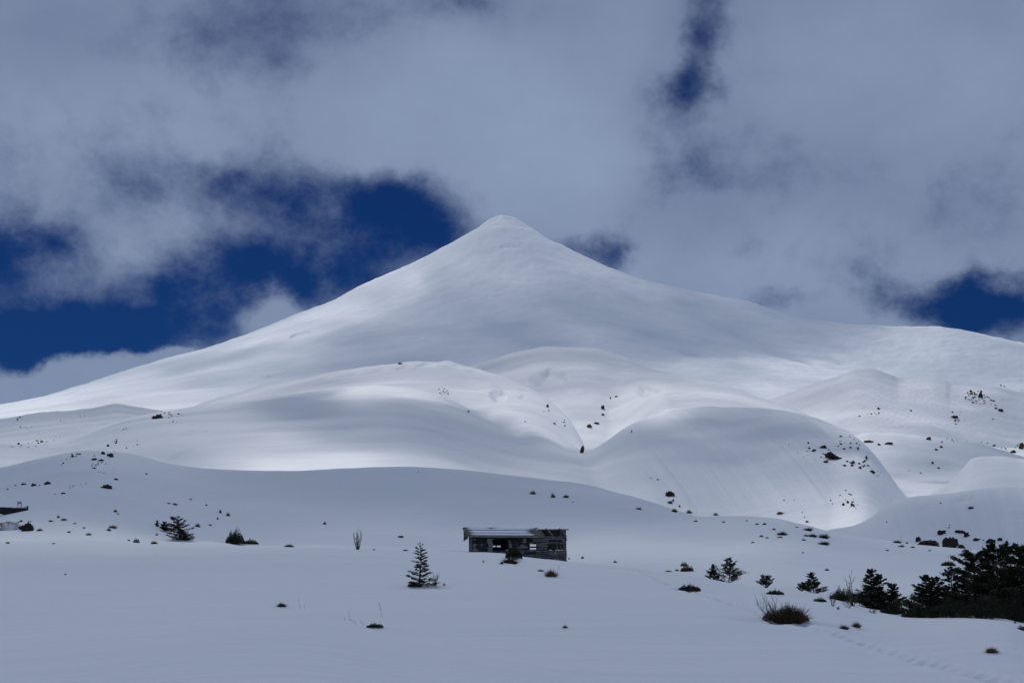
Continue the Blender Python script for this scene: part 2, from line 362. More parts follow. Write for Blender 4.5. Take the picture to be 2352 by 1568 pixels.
# clouds added out of view towards the sun, thickness shaped to the shade wanted
COVER = {
 'front': [(1176,1400,.84)],
 'left_bank': [(100,1235,.2),(450,1240,.35)],
 'bench': [(1450,1200,.90),(1350,1275,.55),(1700,1250,.72),(2000,1225,.62),(2000,1270,.8),(2300,1300,.9),(1750,1300,.85)],
 'bluff': [(2060,1152,.8),(2200,1130,.3),(2320,1120,.6),(2050,1200,.95),(2250,1180,1.0),(2200,1250,.95)],
 'near_hill': [(100,1090,.97),(330,1060,.86),(450,1090,.95),(700,1095,1.0),(950,1100,1.0),(1200,1120,.97),(100,1200,.84),(300,1200,.85),(700,1190,.84),(1100,1190,.80),(1500,1165,.88),(1350,1135,.9),(700,1230,.8),(1150,1225,.76)],
 'dome': [(1480,965,.2),(1560,930,.2),(1740,920,.15),(1870,958,.05),(1620,945,.8),(1740,948,.8),(1650,975,.9),(1800,985,.9),(1450,1010,.85),(1700,1060,.82),(1500,1080,.75),(1850,1080,.7),(1980,1060,.3),(1950,1150,.28),(2000,1190,.2),(1900,1100,.6),(1600,1160,.6)],
 'right_shoulder': [(2300,1052,.4),(2250,1075,.6),(2250,1095,.6),(2180,1120,.65),(2320,1085,.4),(2300,1110,.7)],
 'saddle': [(2050,1010,.2),(2000,1050,.4),(2200,1040,.75),(2130,1090,.85),(2200,1080,.9)],
 'mid_hill': [(860,889,.1),(980,905,.1),(500,935,.6),(700,935,.95),(950,935,.95),(1080,970,.9),(800,990,.8),(500,990,.62),(300,1010,.7),(360,1045,.82),(420,1058,.75),(620,1020,.4),(800,1055,.05),(600,1070,.0),(500,1066,.4),(1000,1060,.35),(1200,1060,.6),(1200,1020,.85),(1000,1000,.85)],
 'left_knoll': [(50,975,.75),(250,940,.8),(150,1000,.68),(100,1030,.4),(180,1028,.35),(350,1000,.65)],
 'gully_left': [(900,850,.45),(1000,870,.45),(1100,900,.3),(1200,930,.15),(1320,1010,.0),(700,890,.6)],
 'gully_right': [(1120,838,.85),(1250,806,.8),(1350,806,.7),(1200,850,.6),(1350,840,.5),(1280,870,.5),(1500,860,.6),(1450,920,.35),(1600,915,.2),(1700,920,.15),(1520,935,.25),(1800,935,.15),(1350,1000,.1),(1600,885,.4)],
 'cliff': [(1800,890,.55),(1880,880,.55),(1960,865,.5),(2050,900,.2),(2150,920,.25),(2290,930,.75),(2250,980,.6),(2050,970,.2)],
 'volcano': [(1150,510,.45),(1150,580,.45),(1250,620,.45),(1030,640,.75),(1130,670,.8),(1150,770,.95),(950,740,.85),(1300,740,.92),(900,640,.3),(760,710,.25),(600,760,.35),(300,870,.4),(100,925,.15),(50,960,.0),(250,910,.3),
             (450,860,.6),(600,830,.6),(850,800,.85),(1450,660,.7),(1550,740,.95),(1700,760,.9),(1850,780,.8),(2150,770,.35),(2300,810,.4),(2250,860,.35),(2000,820,.2),(1850,850,.05),(1780,880,.2),(1700,860,.6),(1150,805,.8),(1350,790,.8)],
}
LN = ORDER + ['volcano', 'base']
def want_cover(X, Y, Z, lay):
    x = CX + FP*X/np.maximum(Y, 5); v = H0 - FP*Z/np.maximum(Y, 5)
    x = x + 70*fbm(X/160 + 31, Y/160, 3); v = v + 16*fbm(X/130, Y/60 + 12, 3)*smooth(400, 800, Y)      # ragged outlines
    res = np.full(X.shape, 0.84)
    for k, n in enumerate(LN):
        m = lay == k
        if n not in COVER or not m.any(): continue
        w = 0; s = 0
        for (px, pv, c) in COVER[n]:
            q = 1/(((x[m]-px)/110)**2 + ((v[m]-pv)/28)**2 + 0.12)**2
            w = w + q; s = s + q*c
        res[m] = s/w
        if n in ('near_hill', 'dome', 'bluff', 'mid_hill'):            # the lee side behind the crest is in the sun again
            res[m] *= 1 - 0.9*smooth(15, 70, Y[m] - LAYERS[n]['d'](x[m]))
        if n == 'volcano': res[m] = np.maximum(0, res[m] - 0.06)
    return res
def cloud_material():
    m, nt, out = new_mat('shade_cloud')
    at = N(nt, 'ShaderNodeAttribute', attribute_name='thickness')
    tr = N(nt, 'ShaderNodeBsdfTransparent'); tl = N(nt, 'ShaderNodeBsdfTranslucent'); tl.inputs[0].default_value = (0.5, 0.51, 0.53, 1)
    mx = N(nt, 'ShaderNodeMixShader'); nt.links.new(at.outputs['Fac'], mx.inputs[0])
    nt.links.new(tr.outputs[0], mx.inputs[1]); nt.links.new(tl.outputs[0], mx.inputs[2]); nt.links.new(mx.outputs[0], out.inputs[0])
    return m
M_CLOUD = cloud_material()
def shade_deck(CH, x0, x1, y0, y1, st, far_deck, label):
    """an added, unseen bank of cloud, its thickness solved from the shade wanted below"""
    cx_ = np.arange(x0, x1, st); cy_ = np.arange(y0, y1, st)
    SX, SY = np.meshgrid(cx_, cy_, indexing='xy')
    zt = np.zeros_like(SX)
    for _ in range(18):
        t = (CH - zt)/SUN[2]
        TX, TY = SX - SUN[0]*t, SY - SUN[1]*t
        zn, ly = terrain(TX, TY, detail=False, want_layer=True)
        zt = 0.6*zt + 0.4*zn
    cv = want_cover(TX, TY, zn, ly)
    if far_deck:
        cv = (cv + 0.34*fbm(TX/420, TY/420, 5))*smooth(2500, 3100, TY)
    else:
        k = smooth(450, 800, TY); cv = cv + (1-k)*0.07*fbm(TX/45, TY/45 + 3, 3)
        cv = cv + k*(0.30*fbm(TX/300, TY/90, 4) + 0.22*fbm(TX/110 + 4, TY/26, 3))
        cv = cv*(1 - smooth(2200, 2500, TY))
    cv = np.clip(cv, 0, 0.985)
    m = 8*st
    edge = smooth(x0, x0+m, SX)*(1-smooth(x1-m, x1-st, SX))*(1-smooth(y1-m, y1-st, SY))*smooth(y0, y0+m*0.4, SY)
    one = 1 - np.sqrt(1 - cv*edge)                    # the light passes the underside and the top
    ny, nx = SX.shape
    bc = 0.012*CH*fbm(SX/300, SY/300, 4)
    low = np.stack([SX, SY, CH - 0.008*CH*one + bc*0.3], -1).reshape(-1, 3)
    top = np.stack([SX, SY, CH + 5 + 0.055*CH*one + bc], -1).reshape(-1, 3)
    ii, jj = np.meshgrid(np.arange(ny-1), np.arange(nx-1), indexing='ij'); ii = ii.ravel(); jj = jj.ravel()
    ql = np.stack([ii*nx+jj, (ii+1)*nx+jj, (ii+1)*nx+jj+1, ii*nx+jj+1], 1)
    nv = ny*nx
    ring = np.concatenate([np.arange(nx), np.arange(1, ny)*nx + nx-1, (ny-1)*nx + np.arange(nx-2, -1, -1), np.arange(ny-2, 0, -1)*nx])
    r2 = np.roll(ring, -1)
    co = mesh_np('shade_clouds', np.concatenate([low, top]), np.concatenate([ql, ql[:, ::-1] + nv, np.stack([ring, r2, r2 + nv, ring + nv], 1)]), M_CLOUD)
    at = co.data.attributes.new('thickness', 'FLOAT', 'POINT')
    at.data.foreach_set('value', np.concatenate([one.ravel(), one.ravel()]).astype(np.float32))
    co['kind'] = 'stuff'; co['label'] = label; co['category'] = 'shade_clouds'
shade_deck(4700.0, -6200, 2400, 5000, 9300, 40.0, True, 'high grey cloud bank added out of view to shade the volcano')
shade_deck(1450.0, -1900, 1100, 300, 3100, 15.0, False, 'low grey cloud bank added out of view to shade the near slopes')

# ------------------------------------------------------------------ sky
def build_world():
    w = bpy.data.worlds.new('World'); SC.world = w; w.use_nodes = True
    nt = w.node_tree; nt.nodes.clear()
    out = N(nt, 'ShaderNodeOutputWorld'); bg = N(nt, 'ShaderNodeBackground'); nt.links.new(bg.outputs[0], out.inputs[0])
    bg.inputs['Strength'].default_value = 0.1
    sky = N(nt, 'ShaderNodeTexSky', sky_type='NISHITA'); sky.sun_disc = False
    sky.sun_elevation = se; sky.sun_rotation = sa; sky.altitude = 1300; sky.air_density = 1.0; sky.dust_density = 0.2; sky.ozone_density = 2.0
    deep = N(nt, 'ShaderNodeMix', data_type='RGBA', blend_type='MULTIPLY'); deep.inputs['Factor'].default_value = 1.0
    nt.links.new(sky.outputs[0], deep.inputs['A']); deep.inputs['B'].default_value = SKY_TINT
    tc = N(nt, 'ShaderNodeTexCoord'); d = tc.outputs['Generated']
    sp = N(nt, 'ShaderNodeSeparateXYZ'); nt.links.new(d, sp.inputs[0])
    yy = math_n(nt, 'MAXIMUM', sp.outputs[1], 0.03)
    p = math_n(nt, 'DIVIDE', sp.outputs[0], yy); q = math_n(nt, 'DIVIDE', sp.outputs[2], yy)
    cb = N(nt, 'ShaderNodeCombineXYZ'); nt.links.new(p, cb.inputs[0]); nt.links.new(q, cb.inputs[1])
    # ragged outlines: warp the plan of the gaps
    ds = scale_vec(nt, d, (1.0, 1.0, 1.2))
    wn = N(nt, 'ShaderNodeTexNoise'); wn.inputs['Scale'].default_value = 9.0; wn.inputs['Detail'].default_value = 7; wn.inputs['Roughness'].default_value = 0.6
    nt.links.new(ds, wn.inputs['Vector'])
    wv = N(nt, 'ShaderNodeVectorMath', operation='MULTIPLY_ADD'); nt.links.new(wn.outputs['Color'], wv.inputs[0])
    wv.inputs[1].default_value = (0.10, 0.07, 0); wv.inputs[2].default_value = (-0.05, -0.035, 0)
    pq = N(nt, 'ShaderNodeVectorMath', operation='ADD'); nt.links.new(cb.outputs[0], pq.inputs[0]); nt.links.new(wv.outputs[0], pq.inputs[1])
    n1 = noise_n(nt, ds, 5.0, 10, 0.58, 0.3)
    n2 = noise_n(nt, ds, 15.0, 9, 0.64, 0.12)
    n3 = noise_n(nt, scale_vec(nt, d, (1, 1, 1.8)), 3.2, 5, 0.5, 0.2)
    D = math_n(nt, 'MULTIPLY_ADD', n1, 1.5, -0.75 + 1.06)
    D = math_n(nt, 'MULTIPLY_ADD', n2, 1.25, math_n(nt, 'ADD', D, -0.625))
    B = math_n(nt, 'ADD', math_n(nt, 'MULTIPLY_ADD', n3, 1.1, 0.52 - 0.55 + 0.02), math_n(nt, 'MULTIPLY_ADD', n2, 0.8, -0.40))
    for (cx, cvv, rx, rv, wgt, tgt) in [g + ('D',) for g in GAPS] + [g + ('B',) for g in GLOW]:
        sx = FP/rx; sv = FP/rv
        vm = N(nt, 'ShaderNodeVectorMath', operation='MULTIPLY_ADD'); nt.links.new(pq.outputs[0], vm.inputs[0])
        vm.inputs[1].default_value = (sx, sv, 0); vm.inputs[2].default_value = (-(cx-CX)/FP*sx, -(H0-cvv)/FP*sv, 0)
        ln = N(nt, 'ShaderNodeVectorMath', operation='LENGTH'); nt.links.new(vm.outputs[0], ln.inputs[0])
        mr = N(nt, 'ShaderNodeMapRange', interpolation_type='SMOOTHSTEP'); nt.links.new(ln.outputs['Value'], mr.inputs[0])
        mr.inputs[1].default_value = 0.0; mr.inputs[2].default_value = 1.65; mr.inputs[3].default_value = wgt; mr.inputs[4].default_value = 0.0
        if tgt == 'D': D = math_n(nt, 'ADD', D, mr.outputs[0])
        else: B = math_n(nt, 'ADD', B, mr.outputs[0])
    cover = N(nt, 'ShaderNodeMapRange', interpolation_type='SMOOTHSTEP'); nt.links.new(D, cover.inputs[0])
    cover.inputs[1].default_value = 0.08; cover.inputs[2].default_value = 0.98
    cover.inputs[3].default_value = 0.0; cover.inputs[4].default_value = 0.96
    bright = N(nt, 'ShaderNodeMapRange'); bright.clamp = True
    nt.links.new(B, bright.inputs[0]); bright.inputs[1].default_value = -0.1; bright.inputs[2].default_value = 1.15
    cc = N(nt, 'ShaderNodeMix', data_type='RGBA'); nt.links.new(bright.outputs[0], cc.inputs['Factor'])
    cc.inputs['A'].default_value = CLOUD_DARK; cc.inputs['B'].default_value = CLOUD_LIGHT
    # unseen cloud overhead is scaled to set the ambient light on the snow
    up = N(nt, 'ShaderNodeMapRange'); nt.links.new(sp.outputs[2], up.inputs[0])
    up.inputs[1].default_value = 0.42; up.inputs[2].default_value = 0.85; up.inputs[3].default_value = 1.0; up.inputs[4].default_value = UP_GAIN
    cl = N(nt, 'ShaderNodeVectorMath', operation='SCALE'); nt.links.new(cc.outputs['Result'], cl.inputs[0]); nt.links.new(up.outputs[0], cl.inputs['Scale'])
    mx = N(nt, 'ShaderNodeMix', data_type='RGBA'); nt.links.new(cover.outputs[0], mx.inputs['Factor'])
    nt.links.new(deep.outputs['Result'], mx.inputs['A']); nt.links.new(cl.outputs[0], mx.inputs['B'])
    nt.links.new(mx.outputs['Result'], bg.inputs['Color'])

EXPO = -0.9
SKY_TINT = (0.034, 0.128, 0.345, 1)
_k = 10 / 2**EXPO
CLOUD_LIGHT = (0.260*_k, 0.335*_k, 0.482*_k, 1)
CLOUD_DARK = (0.165*_k, 0.218*_k, 0.345*_k, 1)
UP_GAIN = 0.92
GLOW = [                                             # thicker, sunnier bellies and thin grey edges of the cloud
 (250,280,350,120,.30),(1100,240,350,200,.38),(1330,360,200,120,.25),(1950,160,250,180,.28),(2300,240,150,150,.28),(1800,590,300,110,.32),(2000,660,150,70,.25),
 (650,40,250,130,-.6),(1590,250,130,300,-.45),(1870,370,180,120,-.42),(2260,420,130,120,-.4),(100,480,250,80,-.1),(520,430,260,80,-.12),(400,620,220,120,.3),(1600,470,200,100,-.25),(1150,20,200,80,-.35),(80,60,220,120,-.2),(2050,480,180,80,-.2),(300,-10,420,130,-.32),(950,-10,300,90,-.3),(1950,-20,400,100,-.25),(2300,60,150,80,-.2)]
GAPS = [
 (820,600,300,150,-.95),(520,700,300,110,-.65),(900,470,170,90,-.45),(30,570,150,100,-.85),(60,700,170,70,-.5),(220,790,320,75,-.75),(20,810,120,80,-.5),
 (700,440,450,90,-.25),(270,610,270,140,-.40),(330,560,120,60,.15),(120,640,70,50,.2),(600,735,75,45,.75),(520,440,200,60,-.25),(1000,560,90,60,-.3),
 (1612,60,60,120,-.55),(1596,190,65,75,-.42),(1600,150,190,230,-.32),(1590,385,120,75,-.38),(1410,575,120,50,-.72),(1820,700,130,40,-.5),(2180,690,220,70,-.85),(2320,730,150,80,-.65),
 (620,40,200,120,-.15),(1130,0,160,70,-.3),(1860,350,190,120,-.3),(2260,400,140,110,-.3),(20,240,120,80,-.2),
 (40,945,150,58,1.0),(230,885,140,40,1.0),(380,838,90,22,.9),(110,800,200,50,-.6),(1930,745,130,60,.6),(1500,600,60,60,.5)]
build_world()

SC.view_settings.view_transform = 'Standard'; SC.view_settings.look = 'None'
SC.view_settings.exposure = EXPO; SC.view_settings.gamma = 1.0; SC.view_settings.use_curve_mapping = False
SC.render.engine = 'CYCLES'
SC.cycles.use_denoising = True
SC.cycles.max_bounces = 6; SC.cycles.diffuse_bounces = 3; SC.cycles.glossy_bounces = 2; SC.cycles.transparent_max_bounces = 12
SC.cycles.use_adaptive_sampling = True; SC.cycles.adaptive_threshold = 0.02
# ------------------------------------------------------------------ placing things on the snow
def ground(X, Y): return float(terrain(np.array([X]), np.array([Y]))[0])

def tag(o, label, cat, group=None):
    o['label'] = label; o['category'] = cat
    if group: o['group'] = group
    return o
def empty(name, loc, rz=0.0):
    o = bpy.data.objects.new(name, None); COL.objects.link(o); o.location = loc; o.rotation_euler = (0, 0, rz)
    o.empty_display_size = 0.3
    return o

class MB:
    def __init__(s): s.v = []; s.f = []; s.n = 0
    def add(s, v, f):
        v = np.asarray(v, float).reshape(-1, 3); f = np.asarray(f, int).reshape(-1, 4)
        s.v.append(v); s.f.append(f + s.n); s.n += len(v)
    def box(s, lo, hi, M=None):
        a, b = lo, hi
        v = np.array([[a[0],a[1],a[2]],[b[0],a[1],a[2]],[b[0],b[1],a[2]],[a[0],b[1],a[2]],[a[0],a[1],b[2]],[b[0],a[1],b[2]],[b[0],b[1],b[2]],[a[0],b[1],b[2]]], float)
        if M is not None: v = v @ M[:3, :3].T + M[:3, 3]
        s.add(v, [[0,3,2,1],[4,5,6,7],[0,1,5,4],[1,2,6,5],[2,3,7,6],[3,0,4,7]])
    def hexa(s, p):                                  # eight corners: four of one end, four of the other
        s.add(p, [[0,3,2,1],[4,5,6,7],[0,1,5,4],[1,2,6,5],[2,3,7,6],[3,0,4,7]])
    def beam(s, p, q, wd, th, up=(0, 0, 1)):
        p = np.array(p, float); q = np.array(q, float); d = q-p; d /= np.linalg.norm(d)
        sd = np.cross(d, up); sd /= np.linalg.norm(sd) + 1e-9; u2 = np.cross(sd, d)
        e = [(-wd/2, -th/2), (wd/2, -th/2), (wd/2, th/2), (-wd/2, th/2)]
        s.hexa([p + a*sd + b*u2 for a, b in e] + [q + a*sd + b*u2 for a, b in e])
    def tube(s, pts, rad, sides=5):
        pts = np.asarray(pts, float); rad = np.broadcast_to(np.asarray(rad, float), (len(pts),))
        d = np.gradient(pts, axis=0); d /= np.linalg.norm(d, axis=1, keepdims=True) + 1e-9
        ref = np.where(np.abs(d[:, 2:3]) > 0.9, np.array([[1., 0, 0]]), np.array([[0, 0, 1.]]))
        a = np.cross(d, ref); a /= np.linalg.norm(a, axis=1, keepdims=True) + 1e-9; b = np.cross(d, a)
        th = np.arange(sides)*2*np.pi/sides
        v = pts[:, None] + rad[:, None, None]*(np.cos(th)[None, :, None]*a[:, None] + np.sin(th)[None, :, None]*b[:, None])
        n = len(pts); i = np.arange(n-1)[:, None]*sides; j = np.arange(sides)[None]; j2 = (j+1) % sides
        f = np.stack([i+j, i+j2, i+sides+j2, i+sides+j], -1).reshape(-1, 4)
        s.add(v.reshape(-1, 3), f)
    def leaves(s, c, size, r, flat=0.6):
        c = np.asarray(c, float).reshape(-1, 3); n = len(c)
        nrm = r.normal(size=(n, 3)); nrm[:, 2] = nrm[:, 2]*(1-flat) + flat*np.sign(r.uniform(-1, 1, n))*1.6
        nrm /= np.linalg.norm(nrm, axis=1, keepdims=True)
        t = np.cross(nrm, r.normal(size=(n, 3))); t /= np.linalg.norm(t, axis=1, keepdims=True) + 1e-9
        b = np.cross(nrm, t); sz = size*r.uniform(0.5, 1.2, (n, 1))
        v = np.stack([c - t*sz*0.6, c - b*sz*0.32, c + t*sz*0.6, c + b*sz*0.32], 1)
        s.add(v.reshape(-1, 3), np.arange(4*n).reshape(-1, 4))
    def blades(s, base, tip, wd, bend, r):
        base = np.asarray(base, float); tip = np.asarray(tip, float); n = len(base)
        mid = base*0.5 + tip*0.5; mid[:, 2] += bend*np.linalg.norm(tip-base, axis=1)
        ang = r.uniform(0, np.pi, n); sd = np.stack([np.cos(ang), np.sin(ang), 0*ang], 1)*wd
        v = np.stack([base - sd, base + sd, mid - sd*0.7, mid + sd*0.7, tip - sd*0.12, tip + sd*0.12], 1)
        k = np.arange(n)[:, None]*6
        f = np.concatenate([k + np.array([[0,1,3,2]]), k + np.array([[2,3,5,4]])])
        s.add(v.reshape(-1, 3), f)
    def build(s, name, mat, parent=None, smooth_sh=False):
        return mesh_np(name, np.concatenate(s.v), np.concatenate(s.f), mat, parent, smooth_sh)

# ------------------------------------------------------------------ materials of the things
def mottled(name, c1, c2, scale, rough=0.85, stretch=(1, 1, 1), bump=0.0, coord='Object', contrast=(0.35, 0.65)):
    m, nt, out = new_mat(name)
    b = N(nt, 'ShaderNodeBsdfPrincipled'); nt.links.new(b.outputs[0], out.inputs[0])
    b.inputs['Roughness'].default_value = rough; b.inputs['Specular IOR Level'].default_value = 0.2
    tc = N(nt, 'ShaderNodeTexCoord')
    f = noise_n(nt, scale_vec(nt, tc.outputs[coord], stretch), scale, 5, 0.62, 0.3)
    mr = N(nt, 'ShaderNodeMapRange'); nt.links.new(f, mr.inputs[0]); mr.inputs[1].default_value = contrast[0]; mr.inputs[2].default_value = contrast[1]
    mx = N(nt, 'ShaderNodeMix', data_type='RGBA'); nt.links.new(mr.outputs[0], mx.inputs['Factor'])
    mx.inputs['A'].default_value = (*c1, 1); mx.inputs['B'].default_value = (*c2, 1)
    nt.links.new(mx.outputs['Result'], b.inputs['Base Color'])
    if bump:
        bp = N(nt, 'ShaderNodeBump'); bp.inputs['Strength'].default_value = 0.7; bp.inputs['Distance'].default_value = bump
        nt.links.new(f, bp.inputs['Height']); nt.links.new(bp.outputs[0], b.inputs['Normal'])
    return m
M_ROCK = mottled('basalt', (0.020, 0.017, 0.016), (0.060, 0.045, 0.036), 1.3, 0.9, bump=0.08)
M_BROCK = mottled('brown_lava_rock', (0.035, 0.022, 0.015), (0.12, 0.07, 0.04), 0.8, 0.9, bump=0.08)
M_GRASS = mottled('dry_grass', (0.075, 0.047, 0.021), (0.27, 0.165, 0.075), 4.0, 0.8)
M_RUST = mottled('rust_brown_grass', (0.038, 0.022, 0.012), (0.125, 0.072, 0.038), 3.0, 0.8)
M_LEAF = mottled('dark_foliage', (0.012, 0.016, 0.009), (0.042, 0.047, 0.023), 3.5, 0.75)
M_OLIVE = mottled('olive_foliage', (0.016, 0.016, 0.007), (0.060, 0.055, 0.020), 4.0, 0.75)
M_BARK = mottled('dark_bark', (0.018, 0.015, 0.013), (0.05, 0.042, 0.036), 6.0, 0.9, (1, 1, 0.3))
M_TWIG = mottled('grey_twigs', (0.045, 0.037, 0.033), (0.125, 0.105, 0.092), 5.0, 0.9)
M_PLANK = mottled('weathered_planks', (0.052, 0.047, 0.044), (0.20, 0.187, 0.178), 2.2, 0.9, (0.7, 6, 9), bump=0.01)
M_SHINGLE = mottled('grey_shingles', (0.14, 0.135, 0.135), (0.29, 0.28, 0.275), 3.5, 0.9, (1, 3, 4))
M_TAR = mottled('tar_paper', (0.014, 0.013, 0.014), (0.042, 0.040, 0.042), 2.5, 0.8, (1, 1, 2))
M_INNER = mottled('dark_inner_boards', (0.022, 0.020, 0.021), (0.065, 0.06, 0.06), 2.0, 0.9, (0.6, 4, 7))  # darker tone for the boards, brace and floor inside
M_PALE = mottled('pale_beam', (0.16, 0.14, 0.12), (0.30, 0.27, 0.24), 2.0, 0.9, (0.7, 5, 5))
M_SIGN = mottled('sign_panel_paint', (0.30, 0.34, 0.42), (0.38, 0.42, 0.50), 2.0, 0.5)
M_STEEL = mottled('grey_post_paint', (0.10, 0.11, 0.13), (0.16, 0.17, 0.19), 4.0, 0.5)
M_DIRT = mottled('dirty_snow', (0.20, 0.175, 0.165), (0.74, 0.74, 0.76), 0.55, 0.9, (1, 1, 0.35), contrast=(0.40, 0.58))

# ------------------------------------------------------------------ rocks
def ico(sub):
    bm = bmesh.new(); bmesh.ops.create_icosphere(bm, subdivisions=sub, radius=1.0)
    v = np.array([q.co[:] for q in bm.verts]); f = np.array([[w.index for w in p.verts] for p in bm.faces]); bm.free()
    return v, f
ICO = {1: ico(2), 2: ico(3), 3: ico(4)}
def rock_verts(r, lev, rough=0.35):
    v, f = ICO[lev]
    v = v.copy()
    for _ in range(7 + 3*lev):                        # chip flat faces off a ball
        n = r.normal(size=3); n /= np.linalg.norm(n); d = r.uniform(0.55, 0.92)
        q = v @ n; over = np.maximum(q - d, 0); v -= over[:, None]*n[None]
    ph = r.uniform(0, 50, 3)
    fq = 1.3 + 0.5*lev; g = fbm(v[:, 0]*fq + ph[0], v[:, 1]*fq + v[:, 2]*1.4*fq + ph[1], 3)
    v = v*(1 + rough*g)[:, None]
    return v, f
ROCKS = []
PEB_V, PEB_F = [], []
def stone(x, v, w, h, r, ymin=22, ymax=7000, **kw):    # the tiniest stones, kept together as one spread of rubble
    p = hit(x, v, ymin, ymax); s = p[1]/FP
    vv, f = rock_verts(r, 1, 0.4); vv = vv*np.array([w*s/2, w*s/2, max(h, 1.6)*s*0.6]) + p + np.array([0, 0, 0.1*h*s])
    PEB_F.append(f + 42*len(PEB_V)); PEB_V.append(vv)
def rock(x, v, w, h, label, group=None, name='rock', mat=None, cat='rock', lev=None, sink=0.35, rough=0.4, deep=0.8, rot=None, tilt=0.0, ymin=22, ymax=7000):
    p = hit(x, v, ymin, ymax); s = p[1]/FP
    W, Hh = max(w, 2.2)*s, max(h, 1.6)*s
    if lev is None: lev = 1 if w < 7 else (2 if w < 20 else 3)
    vv, f = rock_verts(rng, lev, rough)
    vv = vv*np.array([W/2, W*deep/2, Hh*0.62]) 
    c, sn = math.cos(tilt), math.sin(tilt)
    vv = np.stack([vv[:, 0]*c - vv[:, 2]*sn, vv[:, 1], vv[:, 0]*sn + vv[:, 2]*c], 1)
    o = mesh_np(name, vv, f, mat or M_ROCK, None, False)
    o.location = (p[0], p[1] + W*deep*0.15, p[2] + Hh*(0.62 - sink))
    if rot is not None: o.rotation_euler = (0, 0, rot)
    tag(o, label, cat, group); ROCKS.append(o)
    return o
def scatter(region, n, size, label, group, mat=None, asp=0.7, follow=None, seed=0, **kw):
    """loose rocks strewn over a patch: region is a list of (x, v, rx, rv) blobs or a polyline with a spread"""
    r = np.random.default_rng(seed + 100)
    for k in range(n):
        if follow is not None:
            t = r.uniform(0, 1)*(len(follow)-1); a = int(t); b = t - a
            q0 = follow[a]; q1 = follow[min(a+1, len(follow)-1)]
            x = q0[0]*(1-b) + q1[0]*b + r.normal()*region[0]; v = q0[1]*(1-b) + q1[1]*b + r.normal()*region[1]
        else:
            q = region[r.integers(len(region))]
            x = q[0] + r.normal()*q[2]*0.5; v = q[1] + r.normal()*q[3]*0.5
        w = size[0] + (size[1]-size[0])*r.uniform(0, 1)**2.2
        if w < 3.6:
            stone(x, v, w, w*asp, r, **kw); continue
        rock(x, v, w, w*asp*r.uniform(0.6, 1.2), label, group, mat=mat, rot=r.uniform(0, 6), **kw)

G = 'rocks strewn below the right shoulder of the round hill'
o = rock(1915, 1054, 52, 13, 'large black rock face on the right flank of the round hill', name='rock_outcrop', lev=3, rough=1.0, tilt=-0.5, deep=0.5)
o = rock(1893, 1029, 16, 8, 'black rock just above left end of the large rock face', rough=0.6)
o = rock(2004, 1086, 17, 8, 'dark rock lowest right among the rocks on the round hill', rough=0.6)
o = rock(1958, 1064, 14, 6, 'flat dark rock right below the large rock face on the round hill', rough=0.5)
o = rock(1898, 1062, 12, 7, 'dark rock left below the large rock face on the round hill', rough=0.5)
scatter([(1880, 1032, 26, 14), (1905, 1048, 40, 16), (1935, 1020, 22, 16)], 26, (2.4, 8), 'small dark rock near the black rock face on the round hill', G, seed=1)
scatter((5, 4), 22, (3.2, 10), 'small dark rock along the right edge of the round hill', G, follow=[(1935, 996), (1960, 1012), (1972, 1030), (1985, 1052), (1990, 1066)], seed=2)
scatter((7, 4), 24, (3.2, 10), 'small dark rock in the lower band on the round hill', G, follow=[(1935, 1061), (1960, 1066), (1985, 1072), (2005, 1080), (2018, 1092)], seed=3)
scatter([(1860, 1030, 10, 8), (1845, 1045, 20, 14), (1798, 1022, 22, 8)], 10, (2, 3.6), 'tiny dark stone on the smooth face of the round hill', 'tiny stones on the round hill', seed=4)
G = 'rocks in the cluster at the foot of the round hill'
scatter([(1950, 1150, 12, 10), (1962, 1160, 14, 9)], 17, (2.6, 10), 'dark rock in the small cluster at foot of round hill', G, seed=5)
for q in ((1930,1138,4,4),(1943,1127,4,4),(1955,1137,4,4),(1908,1150,4,4),(1912,1157,3,3),(1801,1149,4,3),(1824,1149,3,2),(1843,1177,3,3),(1848,1188,3,3)):
    rock(*q, 'lone tiny stone on the lower slope of the round hill', 'tiny stones on the round hill')
rock(1854, 1199, 9, 5, 'dark rock at the gully mouth below the round hill')
# saddle behind the gully
rock(1997, 1015, 22, 5, 'long flat brown rock, first right of round hill crest', mat=M_BROCK, rough=0.6)
rock(2019, 1022, 9, 6, 'small brown rock between the two long flat rocks', mat=M_BROCK)
rock(2041, 1020, 21, 6, 'long flat brown rock in the middle of the bright bowl', mat=M_BROCK, rough=0.6)
rock(2133, 1010, 12, 8, 'brown rock on the crest of the bright bowl', mat=M_BROCK)
for x, v, w, l in ((2151, 1034, 9, 'brown rock lowest in the row of three below bowl crest'), (2162, 1027, 8, 'brown rock in the middle of the row of three below bowl crest'),
                   (2163, 1016, 6, 'brown rock highest in the row of three below bowl crest')):
    rock(x, v, w, w*0.6, l, 'three brown rocks below the bowl crest', mat=M_BROCK)
scatter((6, 2.5), 12, (2.4, 6), 'small dark rock along the crest of the right bowl', 'rocks along the right bowl crest', follow=[(2168, 1006), (2180, 1013), (2210, 1011), (2250, 1017), (2285, 1024), (2315, 1034)], seed=6)
rock(2283, 1024, 10, 4, 'flat brown rock on the crest near the right edge', mat=M_BROCK)
rock(2327, 1040, 15, 8, 'brown rock pair at the right edge of the bowl crest', mat=M_BROCK, name='rock')
rock(2348, 1031, 14, 17, 'tall brown rock cut by the right edge of the photo', mat=M_BROCK, rough=0.6)
scatter([(2337, 1026, 9, 6)], 6, (2.4, 5), 'small stone beside the tall brown rock at right edge', 'stones beside the tall brown rock', seed=7)
